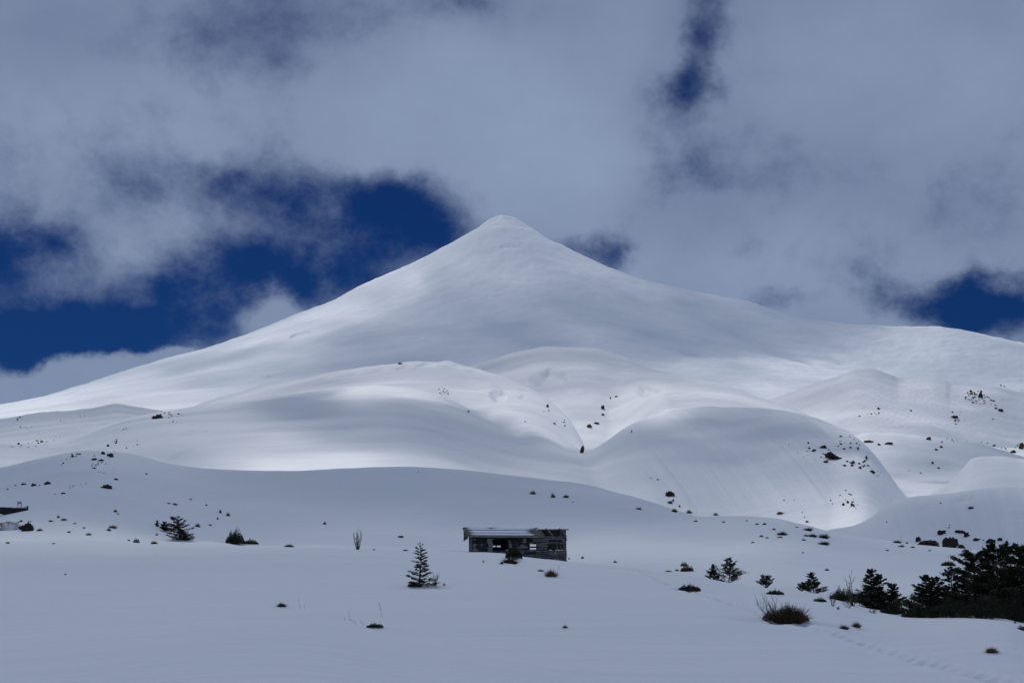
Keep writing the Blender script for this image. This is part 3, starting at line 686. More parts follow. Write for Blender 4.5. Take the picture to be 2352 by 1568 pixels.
rock(2142, 1065, 6, 6, 'round dark rock alone in the shaded bowl', mat=M_BROCK); rock(2156, 1076, 7, 5, 'flat dark rock below the round one in the shaded bowl', mat=M_BROCK)
rock(2115, 1087, 5, 3, 'dark pebble pair left of the flat rock in the shaded bowl'); rock(2088, 1081, 3, 2, 'tiniest dark pebble in the shaded bowl')
# cliff under the cornice, right
G = 'rock ledges of the snowy cliff'
for row, (v0, xa, xb, n) in enumerate(((899, 2216, 2262, 8), (905, 2214, 2275, 10), (912, 2218, 2285, 11), (919, 2216, 2290, 12), (926, 2226, 2290, 9))):
    r = np.random.default_rng(300 + row)
    for k in range(n):
        x = r.uniform(xa, xb)
        rock(x, v0 + r.normal()*1.4 + (x - xa)*0.03, r.uniform(2.4, 7.5), r.uniform(1.6, 4), 'small dark ledge rock in the snowy cliff under the cornice', G, name='ledge_rock', mat=M_ROCK if r.uniform() < .6 else M_BROCK)
rock(2253, 913, 13, 11, 'largest dark rock in the middle of the snowy cliff', mat=M_ROCK, rough=0.6)
rock(2299, 945, 14, 8, 'brown rock below right of the snowy cliff', mat=M_BROCK); rock(2288, 939, 8, 5, 'smaller rock touching the brown rock below the cliff', mat=M_ROCK); rock(2281, 963, 4, 3, 'tiny rock alone far below the cliff')
rock(2193, 959, 18, 6, 'flat black rock, largest of the patch left of the cliff', rough=0.6)
scatter([(2195, 952, 14, 10), (2200, 966, 12, 8)], 15, (2.2, 7), 'small dark rock in the patch left of the snowy cliff', 'rocks of the patch left of the cliff', seed=8)
scatter((6, 1.5), 7, (2.4, 6), 'small dark rock in the short row beneath the bright cornice', 'rock row beneath the cornice', follow=[(1995, 952), (2011, 950), (2024, 949)], seed=9)
rock(2018, 940, 8, 6, 'rock above the short row beneath the cornice'); rock(1974, 956, 7, 3, 'flat rock left of the short row beneath the cornice', mat=M_BROCK); rock(2092, 944, 8, 4, 'lone rock in the middle of the bright slope under the cornice')
rock(2299, 886, 4, 4, 'left one of two tiny rocks on the top ridge'); rock(2307, 888, 4, 4, 'right one of two tiny rocks on the top ridge')
# the bluff on the right
BL = [(2164,1226,20,14,'jagged black rock highest left on the bluff',.8),(2203,1223,23,9,'knobbly black rock at the top of the bluff rocks',.8),(2221,1232,14,13,'black rock below right of the knobbly one on the bluff',.7),
      (2243,1241,20,9,'slanting black rock alone in the middle of the bluff',.5),(2109,1243,13,12,'squarish black rock above the wide slab on the bluff',.6),(2130,1259,66,18,'wide black rock slab at the foot of the bluff',.6),
      (2184,1259,38,30,'biggest round black boulder at the foot of the bluff',.45),(2207,1258,15,11,'black rock leaning against right of the big boulder',.5),(2277,1245,24,12,'arched black rock above the blocky one on the bluff',.8),
      (2297,1241,16,8,'flat black rock right of the arched one',.4),(2277,1266,21,22,'blocky black rock at the snow line beneath the arched rock',.6),(2293,1267,18,9,'low black rock at the snow line between two taller ones',.5),
      (2305,1265,12,12,'spiky black rock at the snow line near the right edge',.8),(2313,1249,8,10,'small upright black rock high near the right edge',.6),(2331,1256,18,12,'broken black rock high beside the right edge',.8),
      (2348,1270,28,20,'large black rock cut by the right edge of the photo',.6),(2335,1271,11,5,'low black rock in front of the rock at right edge',.5)]
for x, v, w, h, l, rg in BL: rock(x, v, w, h, l, 'black rocks at the foot of the bluff', rough=rg, ymin=210, deep=0.6, sink=0.4, lev=3 if w > 12 else 2)
for q in ((2230,1263,5,4),(2259,1241,4,3),(2180,1212,5,3),(2181,1206,4,2),(2217,1258,4,3),(2313,1266,4,8)): rock(*q, 'small black stone among the rocks of the bluff', 'small stones on the bluff', ymin=210)
rock(2161, 1156, 4, 3, 'tiny dark stone high on the shaded face of the bluff', ymin=210); rock(2037, 1199, 4, 3, 'tiny dark stone low left on the face of the bluff', ymin=210)
# gully and middle hills
rock(1338, 1040, 9, 21, 'tall narrow brown rock at the bottom of the V gully', mat=M_BROCK, rough=0.7, tilt=-0.2, deep=0.9, ymin=700)
rock(1353, 981, 14, 9, 'orange brown rock in the bright floor of the V gully', mat=M_BROCK, rough=0.7)
rock(1371, 973, 15, 5, 'flat broken rock right above the orange brown one'); rock(1385, 939, 9, 12, 'upright rock halfway up right side of the V gully', rough=0.7); rock(1385, 953, 8, 5, 'small rock under the upright one in the V gully')
rock(1402, 915, 5, 4, 'small rock left of the upper pair in the gully'); rock(1416, 912, 7, 4, 'small rock right in the upper pair in the gully')
scatter((4, 4), 11, (2.4, 6.5), 'small dark rock on the left wall of the V gully', 'rocks on the left gully wall', follow=[(1248, 930), (1258, 952), (1275, 965), (1292, 975), (1300, 968)], seed=10)
rock(1258, 935, 7, 9, 'pale grey rock with hollow beside it above the gully wall', mat=M_BROCK); rock(1273, 974, 8, 5, 'elongated dark rock low on the left gully wall'); rock(1451, 993, 3, 7, 'thin dark rock under the gully edge at the round hill')
scatter([(1014, 890, 8, 8), (1022, 899, 8, 7), (1012, 906, 7, 6)], 15, (2.2, 5), 'small dark stone in the bright cluster above the shaded hill', 'stones above the shaded hill', seed=11)
rock(1076, 946, 6, 4, 'lone dark rock on the ridge of the shaded middle hill'); rock(1206, 968, 4, 3, 'tiny rock on the shaded slope left of the gully'); rock(961, 1084, 3, 2, 'tiny rock on the near crest above the cabin')
rock(920, 836, 14, 4, 'dark rock peeping from the crest under the volcano')
# left side
rock(361, 961, 22, 11, 'brown rock outcrop ringed by bright snow on the left slope', name='rock_outcrop', mat=M_BROCK, rough=0.8, tilt=0.35)
scatter((6, 2.5), 14, (2.2, 5.5), 'small stone on the curved line right of the brown outcrop', 'stones right of the brown outcrop', follow=[(375, 947), (390, 950), (405, 955), (425, 950), (440, 947)], seed=12)
scatter([(396, 966, 12, 12)], 7, (2.4, 6), 'small stone below right of the brown outcrop', 'stones below the brown outcrop', seed=13)
scatter([(46, 962, 12, 7), (100, 970, 16, 10), (142, 969, 5, 3), (195, 958, 18, 8), (285, 986, 6, 5), (60, 982, 16, 4)], 22, (2.2, 5.5), 'small stone high on the far left knoll', 'stones on the far left knoll', seed=14)
scatter((7, 3.5), 26, (2.4, 8), 'small rock in the slanting line on the left bright slope', 'rock line on the left bright slope', follow=[(0, 1036), (27, 1022), (60, 1022), (85, 1016), (110, 1014), (133, 1005)], seed=15)
scatter((6, 4), 16, (2.4, 7), 'small rock in the upper right trail over the left hill crest', 'rock trail over the left hill crest', follow=[(262, 1020), (268, 1012), (295, 1026), (315, 1022), (332, 1013)], seed=16)
rock(248, 1025, 8, 6, 'dark rock topmost above the left hill rock heap')
G = 'rocks heaped on the left hill crest'
rock(252, 1047, 15, 9, 'largest dark rock in the heap on the left hill crest', rough=0.6); rock(236, 1043, 11, 7, 'second dark rock left in the heap on the left hill crest', rough=0.6)
scatter([(250, 1043, 26, 9), (225, 1060, 22, 12), (215, 1068, 16, 8)], 26, (3.4, 10), 'small dark rock in the heap on the left hill crest', G, seed=17)
scatter((3, 2), 20, (3.0, 7), 'small dark rock in the diagonal string on the left hill', 'diagonal rock string on the left hill', follow=[(134, 1068), (148, 1062), (160, 1052), (172, 1046), (183, 1043)], seed=18)
for x, v, w, h, l in ((53,1113,12,6,'left one of two dark boulders on the left slope'),(77,1116,13,7,'right one of two dark boulders on the left slope'),(109,1112,17,8,'ragged dark rock right of the two boulders'),
        (244,1121,27,10,'broad broken black rock on the left slope'),(266,1102,9,5,'small black rock above the broad broken one'),(17,1124,6,3,'flat little rock at the far left under the boulders'),
        (145,1134,10,5,'small brown rock below the ragged dark rock'),(126,1135,5,2,'tiny rock left of the small brown one'),(336,1089,6,4,'lone rock right of the left hill heap'),(91,1115,5,3,'pebble between boulder and ragged rock'),(35,1115,5,3,'pebble left of the two boulders')):
    rock(x, v, w, h, l, rough=0.6)
scatter((2, 1.2), 9, (2.2, 4), 'tiny stone in the faint row beside the broad broken rock', 'faint stone row on the left slope', follow=[(158, 1120), (175, 1114), (195, 1110)], seed=19)
scatter((2, 1.2), 5, (2.2, 5), 'tiny stone in the short dash above the broad rock', 'short stone dash on the left slope', follow=[(226, 1083), (238, 1087)], seed=20)

rub = mesh_np('rubble', np.concatenate(PEB_V), np.concatenate(PEB_F), M_ROCK, None, False)
rub['kind'] = 'stuff'; tag(rub, 'tiniest dark stones strewn over the snowy hillsides', 'rubble')

# ------------------------------------------------------------------ plants
def mound_pts(n, W, D, Hh, r, skew=0.0):
    a = r.uniform(0, 2*np.pi, n); q = np.sqrt(r.uniform(0, 1, n))
    x = np.cos(a)*q*W/2; y = np.sin(a)*q*D/2
    top = Hh*np.sqrt(np.maximum(0, 1 - q*q))*(1 + skew*np.cos(a)*q)
    lum = 0.72 + 0.9*fbm(x/W*6 + r.uniform(0, 99), y/W*6, 3)
    return x, y, top*np.clip(lum, 0.25, 1.35)*r.uniform(0.85, 1.12, n)
def tuft(x, v, w, h, label, mat=None, group=None, name='grass_tuft', cat='grass tuft', ymin=22, ymax=7000):
    p = hit(x, v - 0.5, ymin, ymax); s = p[1]/FP; W, Hh = w*s, h*s
    r = np.random.default_rng(int(x*7 + v))
    n = int(np.clip(40*w, 130, 900))
    bx, by, top = mound_pts(n, W*0.72, W*0.5, Hh, r)
    base = np.stack([bx*0.75, by*0.75, -0.15*Hh + 0*bx], 1)
    lean = r.normal(size=(n, 2))*0.16*W
    tip = np.stack([bx*1.25 + lean[:, 0], by*1.25 + lean[:, 1], np.maximum(top, 0.25*Hh)*r.uniform(0.7, 1.25, n)], 1)
    mb = MB(); mb.blades(base, tip, np.maximum(0.012*W, 0.22*s)*r.uniform(0.6, 1.3, (n, 1)), 0.06, r)
    o = mb.build(name, mat or M_GRASS); o.location = p
    return tag(o, label, cat, group)
def branchy(mb, p, d, L, rad, r, depth=2, sides=4, fork=3, spread=0.5, up=0.15):
    n = 5; pts = [np.array(p, float)]; d = np.array(d, float); d /= np.linalg.norm(d)
    for k in range(n):
        d = d + r.normal(size=3)*0.10 + np.array([0, 0, up*0.3]); d /= np.linalg.norm(d); pts.append(pts[-1] + d*L/n)
    mb.tube(pts, np.linspace(rad, rad*0.35, n+1), sides)
    ends = [pts[-1]]
    if depth > 0:
        for k in range(fork):
            t = r.integers(2, n+1); q = pts[t]
            dd = d + r.normal(size=3)*spread + np.array([0, 0, up]); dd /= np.linalg.norm(dd)
            ends += branchy(mb, q, dd, L*r.uniform(0.35, 0.6), rad*0.5, r, depth-1, sides, fork, spread, up)
    return ends
def shrub(x, v, w, h, label, mat=None, leafy=1.0, group=None, name='shrub', cat='shrub', flat=0.2, dens=1.0, ymin=22, ymax=7000, skew=0.0, twigs=0.6, lift=0.0):
    p = hit(x, v - 0.4, ymin, ymax); s = p[1]/FP; W, Hh = w*s, h*s
    r = np.random.default_rng(int(x*13 + v*3))
    root = empty(name, p); tag(root, label, cat, group)
    st = MB()
    for k in range(int(6 + 5*twigs*math.sqrt(w))):
        a = r.uniform(0, 2*np.pi); q = math.sqrt(r.uniform(0, 1))
        e = np.array([math.cos(a)*q*W*0.5, math.sin(a)*q*W*0.35, Hh*(1.1 - 0.6*q)*r.uniform(0.7, 1.1)])
        b0 = np.array([e[0]*0.45, e[1]*0.45, -0.1*Hh]); m = b0*0.5 + e*0.5 + r.normal(size=3)*0.04*W
        st.tube([b0, m, e], [max(0.02*Hh, 0.2*s), max(0.014*Hh, .15*s), max(0.006*Hh, .1*s)], 4)
    st.build('stems', M_BARK, root)
    n = int(np.clip(26*w*h**0.5*dens, 150, 7000))
    bx, by, top = mound_pts(n, W, W*0.7, Hh, r, skew)
    z = top*(1 - r.uniform(0, 1, n)**1.6*(1-lift)*0.95)
    mb = MB(); mb.leaves(np.stack([bx, by, z], 1), max(0.075*W/ (1 + 0.02*w), 1.1*s), r, flat)
    mb.build('crown', mat or M_OLIVE, root)
    return root
def twig_bush(x, v, w, h, label, n=9, mat=None, name='bare_bush', group=None, depth=2, spread=0.45, ymin=22, ymax=7000, lean=0.0):
    p = hit(x, v - 0.4, ymin, ymax); s = p[1]/FP; W, Hh = w*s, h*s
    r = np.random.default_rng(int(x*5 + v*11)); mb = MB()
    for k in range(n):
        a = r.uniform(0, 2*np.pi); q = math.sqrt(r.uniform(0, 1))
        d = np.array([math.cos(a)*q*W*0.5/Hh + lean, math.sin(a)*q*0.4*W/Hh, 1.0])
        branchy(mb, (d[0]*0.12*Hh, d[1]*0.12*Hh, -0.05*Hh), d, Hh*r.uniform(0.55, 0.95), max(0.016*Hh, 0.28*s), r, depth, 4, 3, spread, 0.25)
    o = mb.build(name, mat or M_TWIG); o.location = p
    return tag(o, label, 'bare bush', group)
def stalk(x, v, h, label, lean=0.0, heads=0, curl=0.0, group='dry stalks in the near snow'):
    p = hit(x, v); s = p[1]/FP; L = h*s; r = np.random.default_rng(int(x*3)); mb = MB()
    t = np.linspace(0, 1, 8)
    pts = np.stack([lean*L*t + curl*L*t*t, 0.05*L*np.sin(t*4), L*(t - abs(curl)*0.35*t*t) - 0.03*L], 1)
    mb.tube(pts, np.linspace(0.30*s, 0.2*s, 8), 4)
    for k in range(heads):
        q = pts[-1 - k % 4] ; e = q + np.array([r.uniform(-.14, .14)*L, r.uniform(-.05, .05)*L, r.uniform(-.05, .12)*L])
        mb.tube([q, (q+e)/2 + [0, 0, 0.02*L], e], [.2*s, .2*s, .28*s], 4)
    o = mb.build('dry_stalk', M_TWIG); o.location = p
    return tag(o, label, 'dry stalk', group)

def tree(x, v, vtop, w, label, seed, ymin=22, ymax=7000, Y=None, lean=0.0, prof='cone', nb=34, dens=1.0, bare=0.0, group=None, tops=1, name='evergreen_tree', leaf=None, updir=0.25, flat=0.72, low=0.06, gap=0.25):
    if Y is None: p = hit(x, v - 0.5, ymin, ymax)
    else: p = np.array([(x-CX)/FP*Y, Y, 0.0]); p[2] = ground(p[0], Y)
    s = p[1]/FP; Hh = (H0 - vtop)/FP*p[1] - p[2]; W = w*s
    r = np.random.default_rng(seed)
    root = empty(name, p); tag(root, label, 'tree', group)
    tr = MB(); cr = MB(); cents = []
    for tp in range(tops):
        hh = Hh*(1.0 if tp == 0 else r.uniform(0.82, 0.95)); off = 0 if tp == 0 else (1 if tp % 2 else -1)*W*r.uniform(0.12, 0.2)
        n = 9; t = np.linspace(0, 1, n)
        path = np.stack([off*t**0.7 + lean*Hh*t*t + 0.02*Hh*np.sin(t*5 + r.uniform(0, 6)), 0.02*Hh*np.sin(t*4 + r.uniform(0, 6)), -0.12*Hh + t*(hh + 0.12*Hh)], 1)
        tr.tube(path, np.linspace(max(0.024*Hh, 0.9*s), max(0.004*Hh, 0.25*s), n), 7)
        nbr = nb if tp == 0 else int(nb*0.7)
        for k in range(nbr):
            tt = low + (0.985 - low)*((k + r.uniform(0, 0.9))/nbr)
            q = np.array([np.interp(tt, t, path[:, i_]) for i_ in range(3)])
            a = k*2.39996 + r.uniform(-.6, .6)
            if prof == 'cone': pr = (1-tt)**0.75*(0.85 + 0.15*math.sin(9*tt))
            elif prof == 'bush': pr = math.sqrt(max(0, 1 - tt*tt*0.96))
            else: pr = (0.35 + 1.1*tt)*(1 if tt < 0.75 else math.sqrt(max(0.05, (1-tt)/0.25)))       # flat-topped, wind pruned
            if r.uniform() < gap: pr *= r.uniform(0.35, 0.7)
            L = W/2*pr*r.uniform(0.8, 1.18)*(0.75 if tops > 1 else 1.0) + 0.02*Hh
            e = updir*r.uniform(0.2, 1.5) + 0.75*max(0, tt-0.72)/0.28
            d = np.array([math.cos(a), math.sin(a)*0.85, e]); d /= np.linalg.norm(d)
            u = np.linspace(0, 1, 5)[:, None]
            pts = q + d*L*u + np.array([0, 0, 1])*0.12*L*u*u + r.normal(size=(5, 3))*0.02*L*u
            tr.tube(pts, np.linspace(max(0.009*Hh*(1-tt*0.7), .3*s), .16*s, 5), 4)
            isbare = bare > 0 and tt > 1 - bare
            side = np.cross(d, [0, 0, 1]); side /= np.linalg.norm(side) + 1e-9
            for m in range(5):                                  # side twigs
                uu = r.uniform(0.3, 0.95); c0 = q + d*L*uu + np.array([0, 0, 0.12*L*uu*uu]); sg = 1 if m % 2 else -1
                e2 = c0 + (d*0.6 + sg*side*0.7)*L*0.32*r.uniform(0.5, 1) + np.array([0, 0, r.uniform(-.02, .09)*L])
                tr.tube([c0, (c0+e2)/2, e2], [.2*s, .16*s, .12*s], 3)
                if not isbare or r.uniform() < 0.25:
                    nl = max(4, int(14*dens*(0.4 + pr)))
                    g = r.uniform(0.25, 1.08, (nl, 1)); cc = c0 + (e2-c0)*g + r.normal(size=(nl, 3))*np.array([0.07*L + .25*s, 0.07*L + .25*s, 0.022*L + .35*s])
                    cents.append(cc)
            if not isbare:
                nl = max(5, int(26*dens*(0.3 + pr)))
                g = r.uniform(0.22, 1.05, (nl, 1)); cc = q + d*L*g + np.array([0, 0, 0.12*L])*g*g + r.normal(size=(nl, 3))*np.array([0.05*L + .3*s, 0.05*L + .3*s, 0.02*L + .4*s])
                cents.append(cc)
    tr.build('trunk', M_BARK, root)
    cr.leaves(np.concatenate(cents), leaf or 2.0*s, r, flat)
    cr.build('crown', M_LEAF, root)
    return root

# lone young tree in front of the cabin
tree(965, 1345, 1245, 84, 'lone young evergreen with sparse tiers standing left of the cabin', 21, nb=46, dens=2.8, bare=0.15, gap=0.3, updir=0.12, leaf=0.042)
shrub(953, 1347, 34, 12, 'low dark shrub at the foot of the lone evergreen', mat=M_LEAF)
twig_bush(998, 1345, 27, 24, 'pale grey bare bush right of the lone evergreen', n=16, spread=0.3)
tuft(1020, 1345, 5, 6, 'tiny grass sprig right of the grey bare bush')
# left trees
tree(412, 1240, 1189, 74, 'windswept dark tree with two trunks on the left slope', 31, nb=36, dens=2.0, prof='bush', tops=2, lean=-0.28, gap=0.45, updir=0.1, name='windswept_tree', ymax=330)
tree(378, 1220, 1200, 24, 'small sparse tree left of the windswept one', 32, nb=24, dens=1.8, prof='bush', name='windswept_tree', ymax=330)
tree(361, 1209, 1196, 10, 'tiniest tree farthest left in the windswept clump', 33, nb=14, dens=0.6, prof='bush', name='windswept_tree', ymax=330)
shrub(425, 1240, 24, 16, 'dark shrub at the right foot of the windswept tree', mat=M_LEAF, ymax=330)
shrub(540, 1249, 44, 33, 'tall olive shrub with clumped top on the left crest', ymax=330, lift=0.35, twigs=1.2)
shrub(574, 1249, 40, 10, 'low reddish shrub trailing right of the tall olive shrub', mat=M_RUST, ymax=330)
tuft(354, 1249, 18, 8, 'orange brown grass tuft on the left crest', ymax=330); shrub(313, 1246, 16, 10, 'small olive shrub left of the orange brown tuft', ymax=330)
tuft(296, 1242, 8, 4, 'tiny grass tuft left of the small olive shrub', ymax=330)
twig_bush(822, 1262, 30, 36, 'tall bare reddish grey bush on the crest left of the cabin', n=15, spread=0.22, depth=2, ymax=330)
tuft(664, 1256, 23, 7, 'tan grass mound on the crest between shrub and bare bush', ymax=330); tuft(859, 1263, 8, 3, 'tiny brown tuft right of the tall bare bush', ymax=330)
tuft(931, 1265, 13, 4, 'flat grass tuft behind the lone evergreen top', ymax=330)
rock(920, 1234, 14, 5, 'flat dark rock with snow cap behind the lone evergreen', ymax=400, rough=0.3)
LEFT = [(259,1213,21,8,'broad brown tuft with trailing stalks on the left slope'),(250,1219,12,7,'round brown tuft just below the broad trailing one'),(204,1229,15,6,'dark brown tuft above the bright left snow wedge'),
        (193,1213,8,4,'small tuft up left from the dark brown one'),(158,1223,9,4,'small dark tuft over the bright wedge, left part'),(265,1176,9,7,'lone tuft highest on the left slope'),(271,1181,7,3,'faint sprig below the lone high tuft'),
        (402,1160,13,6,'brown tuft upslope of the windswept tree'),(387,1157,10,3,'faint sprig left of the brown upslope tuft'),(438,1148,8,3,'faint grass sprig highest above the windswept tree'),(506,1178,7,9,'slim upright sprig in the pair right of the windswept tree'),
        (524,1185,10,9,'bushier sprig in the pair right of the windswept tree'),(474,1161,6,4,'tiny sprig between brown tuft and upright pair'),(454,1210,13,9,'tangled sprig close right of the windswept tree'),(483,1207,9,4,'flat sprig right of the tangled sprig'),
        (360,1229,7,5,'tiny sprig under the small sparse tree'),(500,1193,5,6,'thin sprig below the upright pair'),(134,1189,8,6,'dark sprig topmost of the diagonal row at left'),(147,1195,15,6,'ragged dark sprig in the diagonal row at left'),
        (117,1198,11,5,'dark sprig left below the diagonal row'),(172,1203,8,3,'low sprig at the end of the diagonal row'),(91,1219,16,6,'dark sprig right of the black boulder at left edge'),(746,1204,8,7,'lone sprig in the hollow between crest bushes'),
        (18,1248,10,5,'dark tuft on the bright wedge at far left'),(123,1249,9,3,'flat tuft on the bright wedge right of the far left one')]
for x, v, w, h, l in LEFT: tuft(x, v, w, h, l, mat=M_GRASS if w > 10 else M_RUST, group='grass sprigs on the left slope', ymin=100, ymax=600)
# near snow
tuft(647, 1393, 25, 9, 'dark brown grass hummock in the near snow, left', mat=M_RUST); shrub(861, 1441, 40, 10, 'low straggling olive shrub nearest the camera', flat=0.1)
stalk(691, 1397, 20, 'left one of two thin leaning stalks beside the dark hummock', lean=-0.3, heads=1); stalk(699, 1397, 12, 'short right one of two stalks beside the dark hummock', lean=0.2, heads=1)
stalk(792, 1424, 9, 'short bent stalk left of the straight one', lean=-0.2, heads=2); stalk(802, 1425, 22, 'straight thin stalk left of the straggling shrub', heads=1); stalk(818, 1434, 16, 'arched dry stalk beside the straggling shrub', lean=-0.1, curl=-0.8, heads=1)
stalk(835, 1435, 11, 'short hooked stalk touching the straggling shrub', lean=-0.1, curl=-0.5, heads=2); stalk(876, 1415, 30, 'tall dry flower stalk with drooping seed head', lean=-0.12, heads=9)
tuft(1298, 1442, 13, 7, 'small tan tuft alone in the near snow below the cabin'); tuft(150, 1320, 5, 4, 'tiny sprig alone in the near snow at far left', mat=M_RUST)
# around the cabin
shrub(1180, 1284, 40, 27, 'round dark green bush in front of the cabin wall', mat=M_LEAF, lift=0.45, dens=1.5, ymax=116)
tuft(1172, 1294, 44, 15, 'dark brown grass mound under the round green bush', mat=M_RUST, ymax=116)
tuft(1266, 1324, 34, 17, 'large tan grass mound below right of the cabin', ymax=110); stalk(1279, 1320, 22, 'dry stalk standing in the large tan grass mound', lean=0.2, heads=6, group=None)
tuft(1242, 1312, 18, 5, 'flat pale tuft left of the large tan mound', ymax=110); tuft(1152, 1295, 9, 5, 'small sprig left below the cabin bush', mat=M_RUST, ymax=112); tuft(1110, 1291, 5, 5, 'tiny dark sprig below the cabin doorway', mat=M_RUST, ymax=112)
# snow bench to the right of the cabin
BEN = [(1224,1135,15,9,'brown tuft leftmost of three on the slope above the cabin'),(1270,1143,12,11,'snow dusted tuft in the middle of three above the cabin'),(1300,1143,15,8,'dark tuft rightmost of three on the slope above the cabin'),(1316,1154,6,2,'tiny sprig below the three tufts above the cabin'),
       (1467,1170,15,6,'flat brown tuft alone on the middle slope'),(1549,1176,15,10,'large brown tuft in the hollow under the spiky dark rock'),(1583,1178,14,8,'slanting brown tuft right of the large hollow tuft'),(1539,1156,13,8,'brown tuft just below the spiky dark rock'),(1644,1183,13,6,'brown tuft on the crest of the snow bench'),
       (1598,1198,11,4,'pale tuft left on the snow bench'),(1662,1200,9,4,'pale tuft below the crest tuft of the bench'),(1715,1197,7,3,'tiny brown tuft right along the bench crest'),(1739,1205,10,4,'small brown tuft left in the bench pair'),(1756,1205,11,5,'small brown tuft right in the bench pair'),
       (1778,1217,10,5,'small brown tuft on the upper bench slope'),(1792,1180,19,6,'brown tuft above the bench crest on the round hill foot'),(1855,1219,27,8,'long dark brown tuft at the bench crest'),(1830,1211,12,2,'flat dark sprig on the bench crest edge'),
       (1797,1229,27,9,'brown double tuft on the sunny bench'),(1791,1235,15,4,'flat brown tuft below the double tuft'),(1749,1233,11,5,'tan tuft left on the sunny bench'),(1762,1236,8,4,'pale sprig right of the tan bench tuft'),(1729,1247,9,4,'small tan tuft lowest left on the bench'),
       (1851,1232,12,6,'brown tuft left of the ragged bench tuft'),(1866,1233,26,8,'ragged dark tuft between two bench tufts'),(1892,1236,29,11,'thick dark tuft slanting at right end of the bench crest'),(1846,1241,12,4,'small flat tuft under the ragged one'),(1892,1251,30,9,'broad brown tuft on the bench, lowest of the group'),
       (2061,1247,22,7,'brown tuft at the bluff foot, left one'),(2070,1256,18,5,'flat brown tuft below the left bluff foot tuft'),(2096,1258,12,4,'small dark tuft in front of the wide black slab'),(2083,1248,8,4,'tiny dark tuft left of the squarish rock'),(2135,1265,9,3,'tiny flat sprig in front of the wide slab'),
       (1844,1270,7,3,'pale sprig on the smooth bench snow'),(2038,1265,8,4,'pale sprig below the bluff foot tufts'),(1899,1310,12,5,'tan sprig on the snow behind the bushes'),(1413,1292,9,6,'orange brown tuft alone right of the cabin'),(1338,1283,7,7,'pale sprig right beside the cabin'),(1307,1284,5,5,'faint sprig touching the cabin corner')]
for x, v, w, h, l in BEN: tuft(x, v, w, h, l, mat=M_RUST if ('dark' in l or w > 24) else M_GRASS, group='grass tufts on the slopes right of the cabin', ymin=112, ymax=700)
rock(1538, 1139, 21, 14, 'spiky dark rock at the foot of the round hill slope', rough=0.9); 
for q in ((1511,1102,6,3),(1495,1098,4,2),(1546,1151,5,7),(1561,1164,5,6)): rock(*q, 'small dark stone near the spiky dark rock', 'stones near the spiky rock')
shrub(2230, 1168, 13, 6, 'small brown shrub alone high on the bluff face', mat=M_RUST, ymin=210)
shrub(1571, 1300, 17, 11, 'small dark shrub perched on the brown mound right of the cabin', mat=M_LEAF, ymin=100, ymax=240); shrub(1578, 1312, 31, 14, 'rounded brown shrub mound with dark shrub on top', mat=M_RUST, ymin=100, ymax=230, dens=1.4)
tuft(1535, 1313, 18, 4, 'flat sprig left of the rounded brown mound', ymax=240, ymin=80); tuft(1555, 1311, 11, 5, 'small sprig between flat sprig and rounded mound', ymin=80, ymax=240)
shrub(2178, 1299, 34, 11, 'flat dark shrub on the snow behind the right trees', mat=M_OLIVE, ymin=90, ymax=240, dens=1.4); tuft(2201, 1311, 11, 4, 'thin dark sprig under the flat shrub', mat=M_RUST, ymin=90, ymax=240)
# lip of the near snow, right of centre
tree(1638, 1327, 1296, 46, 'small bushy evergreen left in the pair on the snow lip', 41, nb=34, dens=2.6, leaf=0.06, prof='cone', updir=0.7, Y=93)
tree(1675, 1334, 1282, 94, 'taller bushy evergreen right in the pair on the snow lip', 42, nb=48, dens=2.8, leaf=0.06, updir=0.55, Y=92)
tree(1759, 1346, 1327, 40, 'tiny round evergreen alone on the snow lip', 43, nb=30, dens=2.2, leaf=0.05, prof='bush', updir=0.7, Y=87)
tree(1868, 1362, 1315, 68, 'ragged small evergreen with bent top on the snow lip', 44, nb=46, dens=3.0, leaf=0.06, lean=-0.12, Y=82)
tree(1843, 1358, 1342, 30, 'low spindly evergreen left of the ragged bent one', 45, nb=22, dens=1.6, leaf=0.05, prof='bush', updir=0.8, Y=83)
shrub(1583, 1357, 54, 14, 'wide low dark shrub on the near snow below the evergreens pair', mat=M_RUST, dens=1.5, ymax=92)
shrub(1780, 1365, 42, 11, 'low olive shrub below the tiny round evergreen', mat=M_OLIVE, ymax=84); shrub(1883, 1382, 32, 10, 'low yellow green shrub below the ragged evergreen', mat=M_OLIVE, ymax=80)
shrub(1935, 1380, 60, 34, 'dense dark olive bush left of the twin topped tree', mat=M_OLIVE, dens=1.3, ymax=82)
twig_bush(1913, 1392, 26, 30, 'bare stems hanging under the dense olive bush', n=9, mat=M_BARK, ymax=80); twig_bush(1948, 1396, 42, 20, 'tangle of bare twigs under the twin topped tree', n=12, mat=M_BARK, spread=0.7, ymax=79)
twig_bush(1960, 1392, 40, 62, 'tall grey bare tree left of the twin topped tree', n=7, mat=M_TWIG, spread=0.4, ymax=80, name='bare_tree')
tree(2000, 1402, 1308, 156, 'broad dark evergreen with twin tops on the snow lip', 46, nb=70, dens=4.0, tops=2, Y=77, updir=0.22, low=0.02, leaf=0.075)
tree(2048, 1404, 1342, 104, 'short dark evergreen leaning on the twin topped tree', 47, nb=50, dens=3.2, Y=76, updir=0.25, prof='cone', low=0.02, leaf=0.075)
twig_bush(2005, 1408, 60, 13, 'brown twigs and grass at the feet of the twin topped tree', n=22, mat=M_RUST, spread=0.7, ymax=77)
tree(2128, 1415, 1321, 168, 'dark evergreen with two spiky tops left in the right grove', 48, nb=74, dens=4.2, tops=2, Y=70, updir=0.2, low=0.02, bare=0.05, leaf=0.075)
tree(2190, 1415, 1302, 126, 'dark evergreen with bare tip bending left in the right grove', 49, nb=60, dens=3.2, Y=73, lean=-0.07, bare=0.10, low=0.02, prof='cone', leaf=0.075)
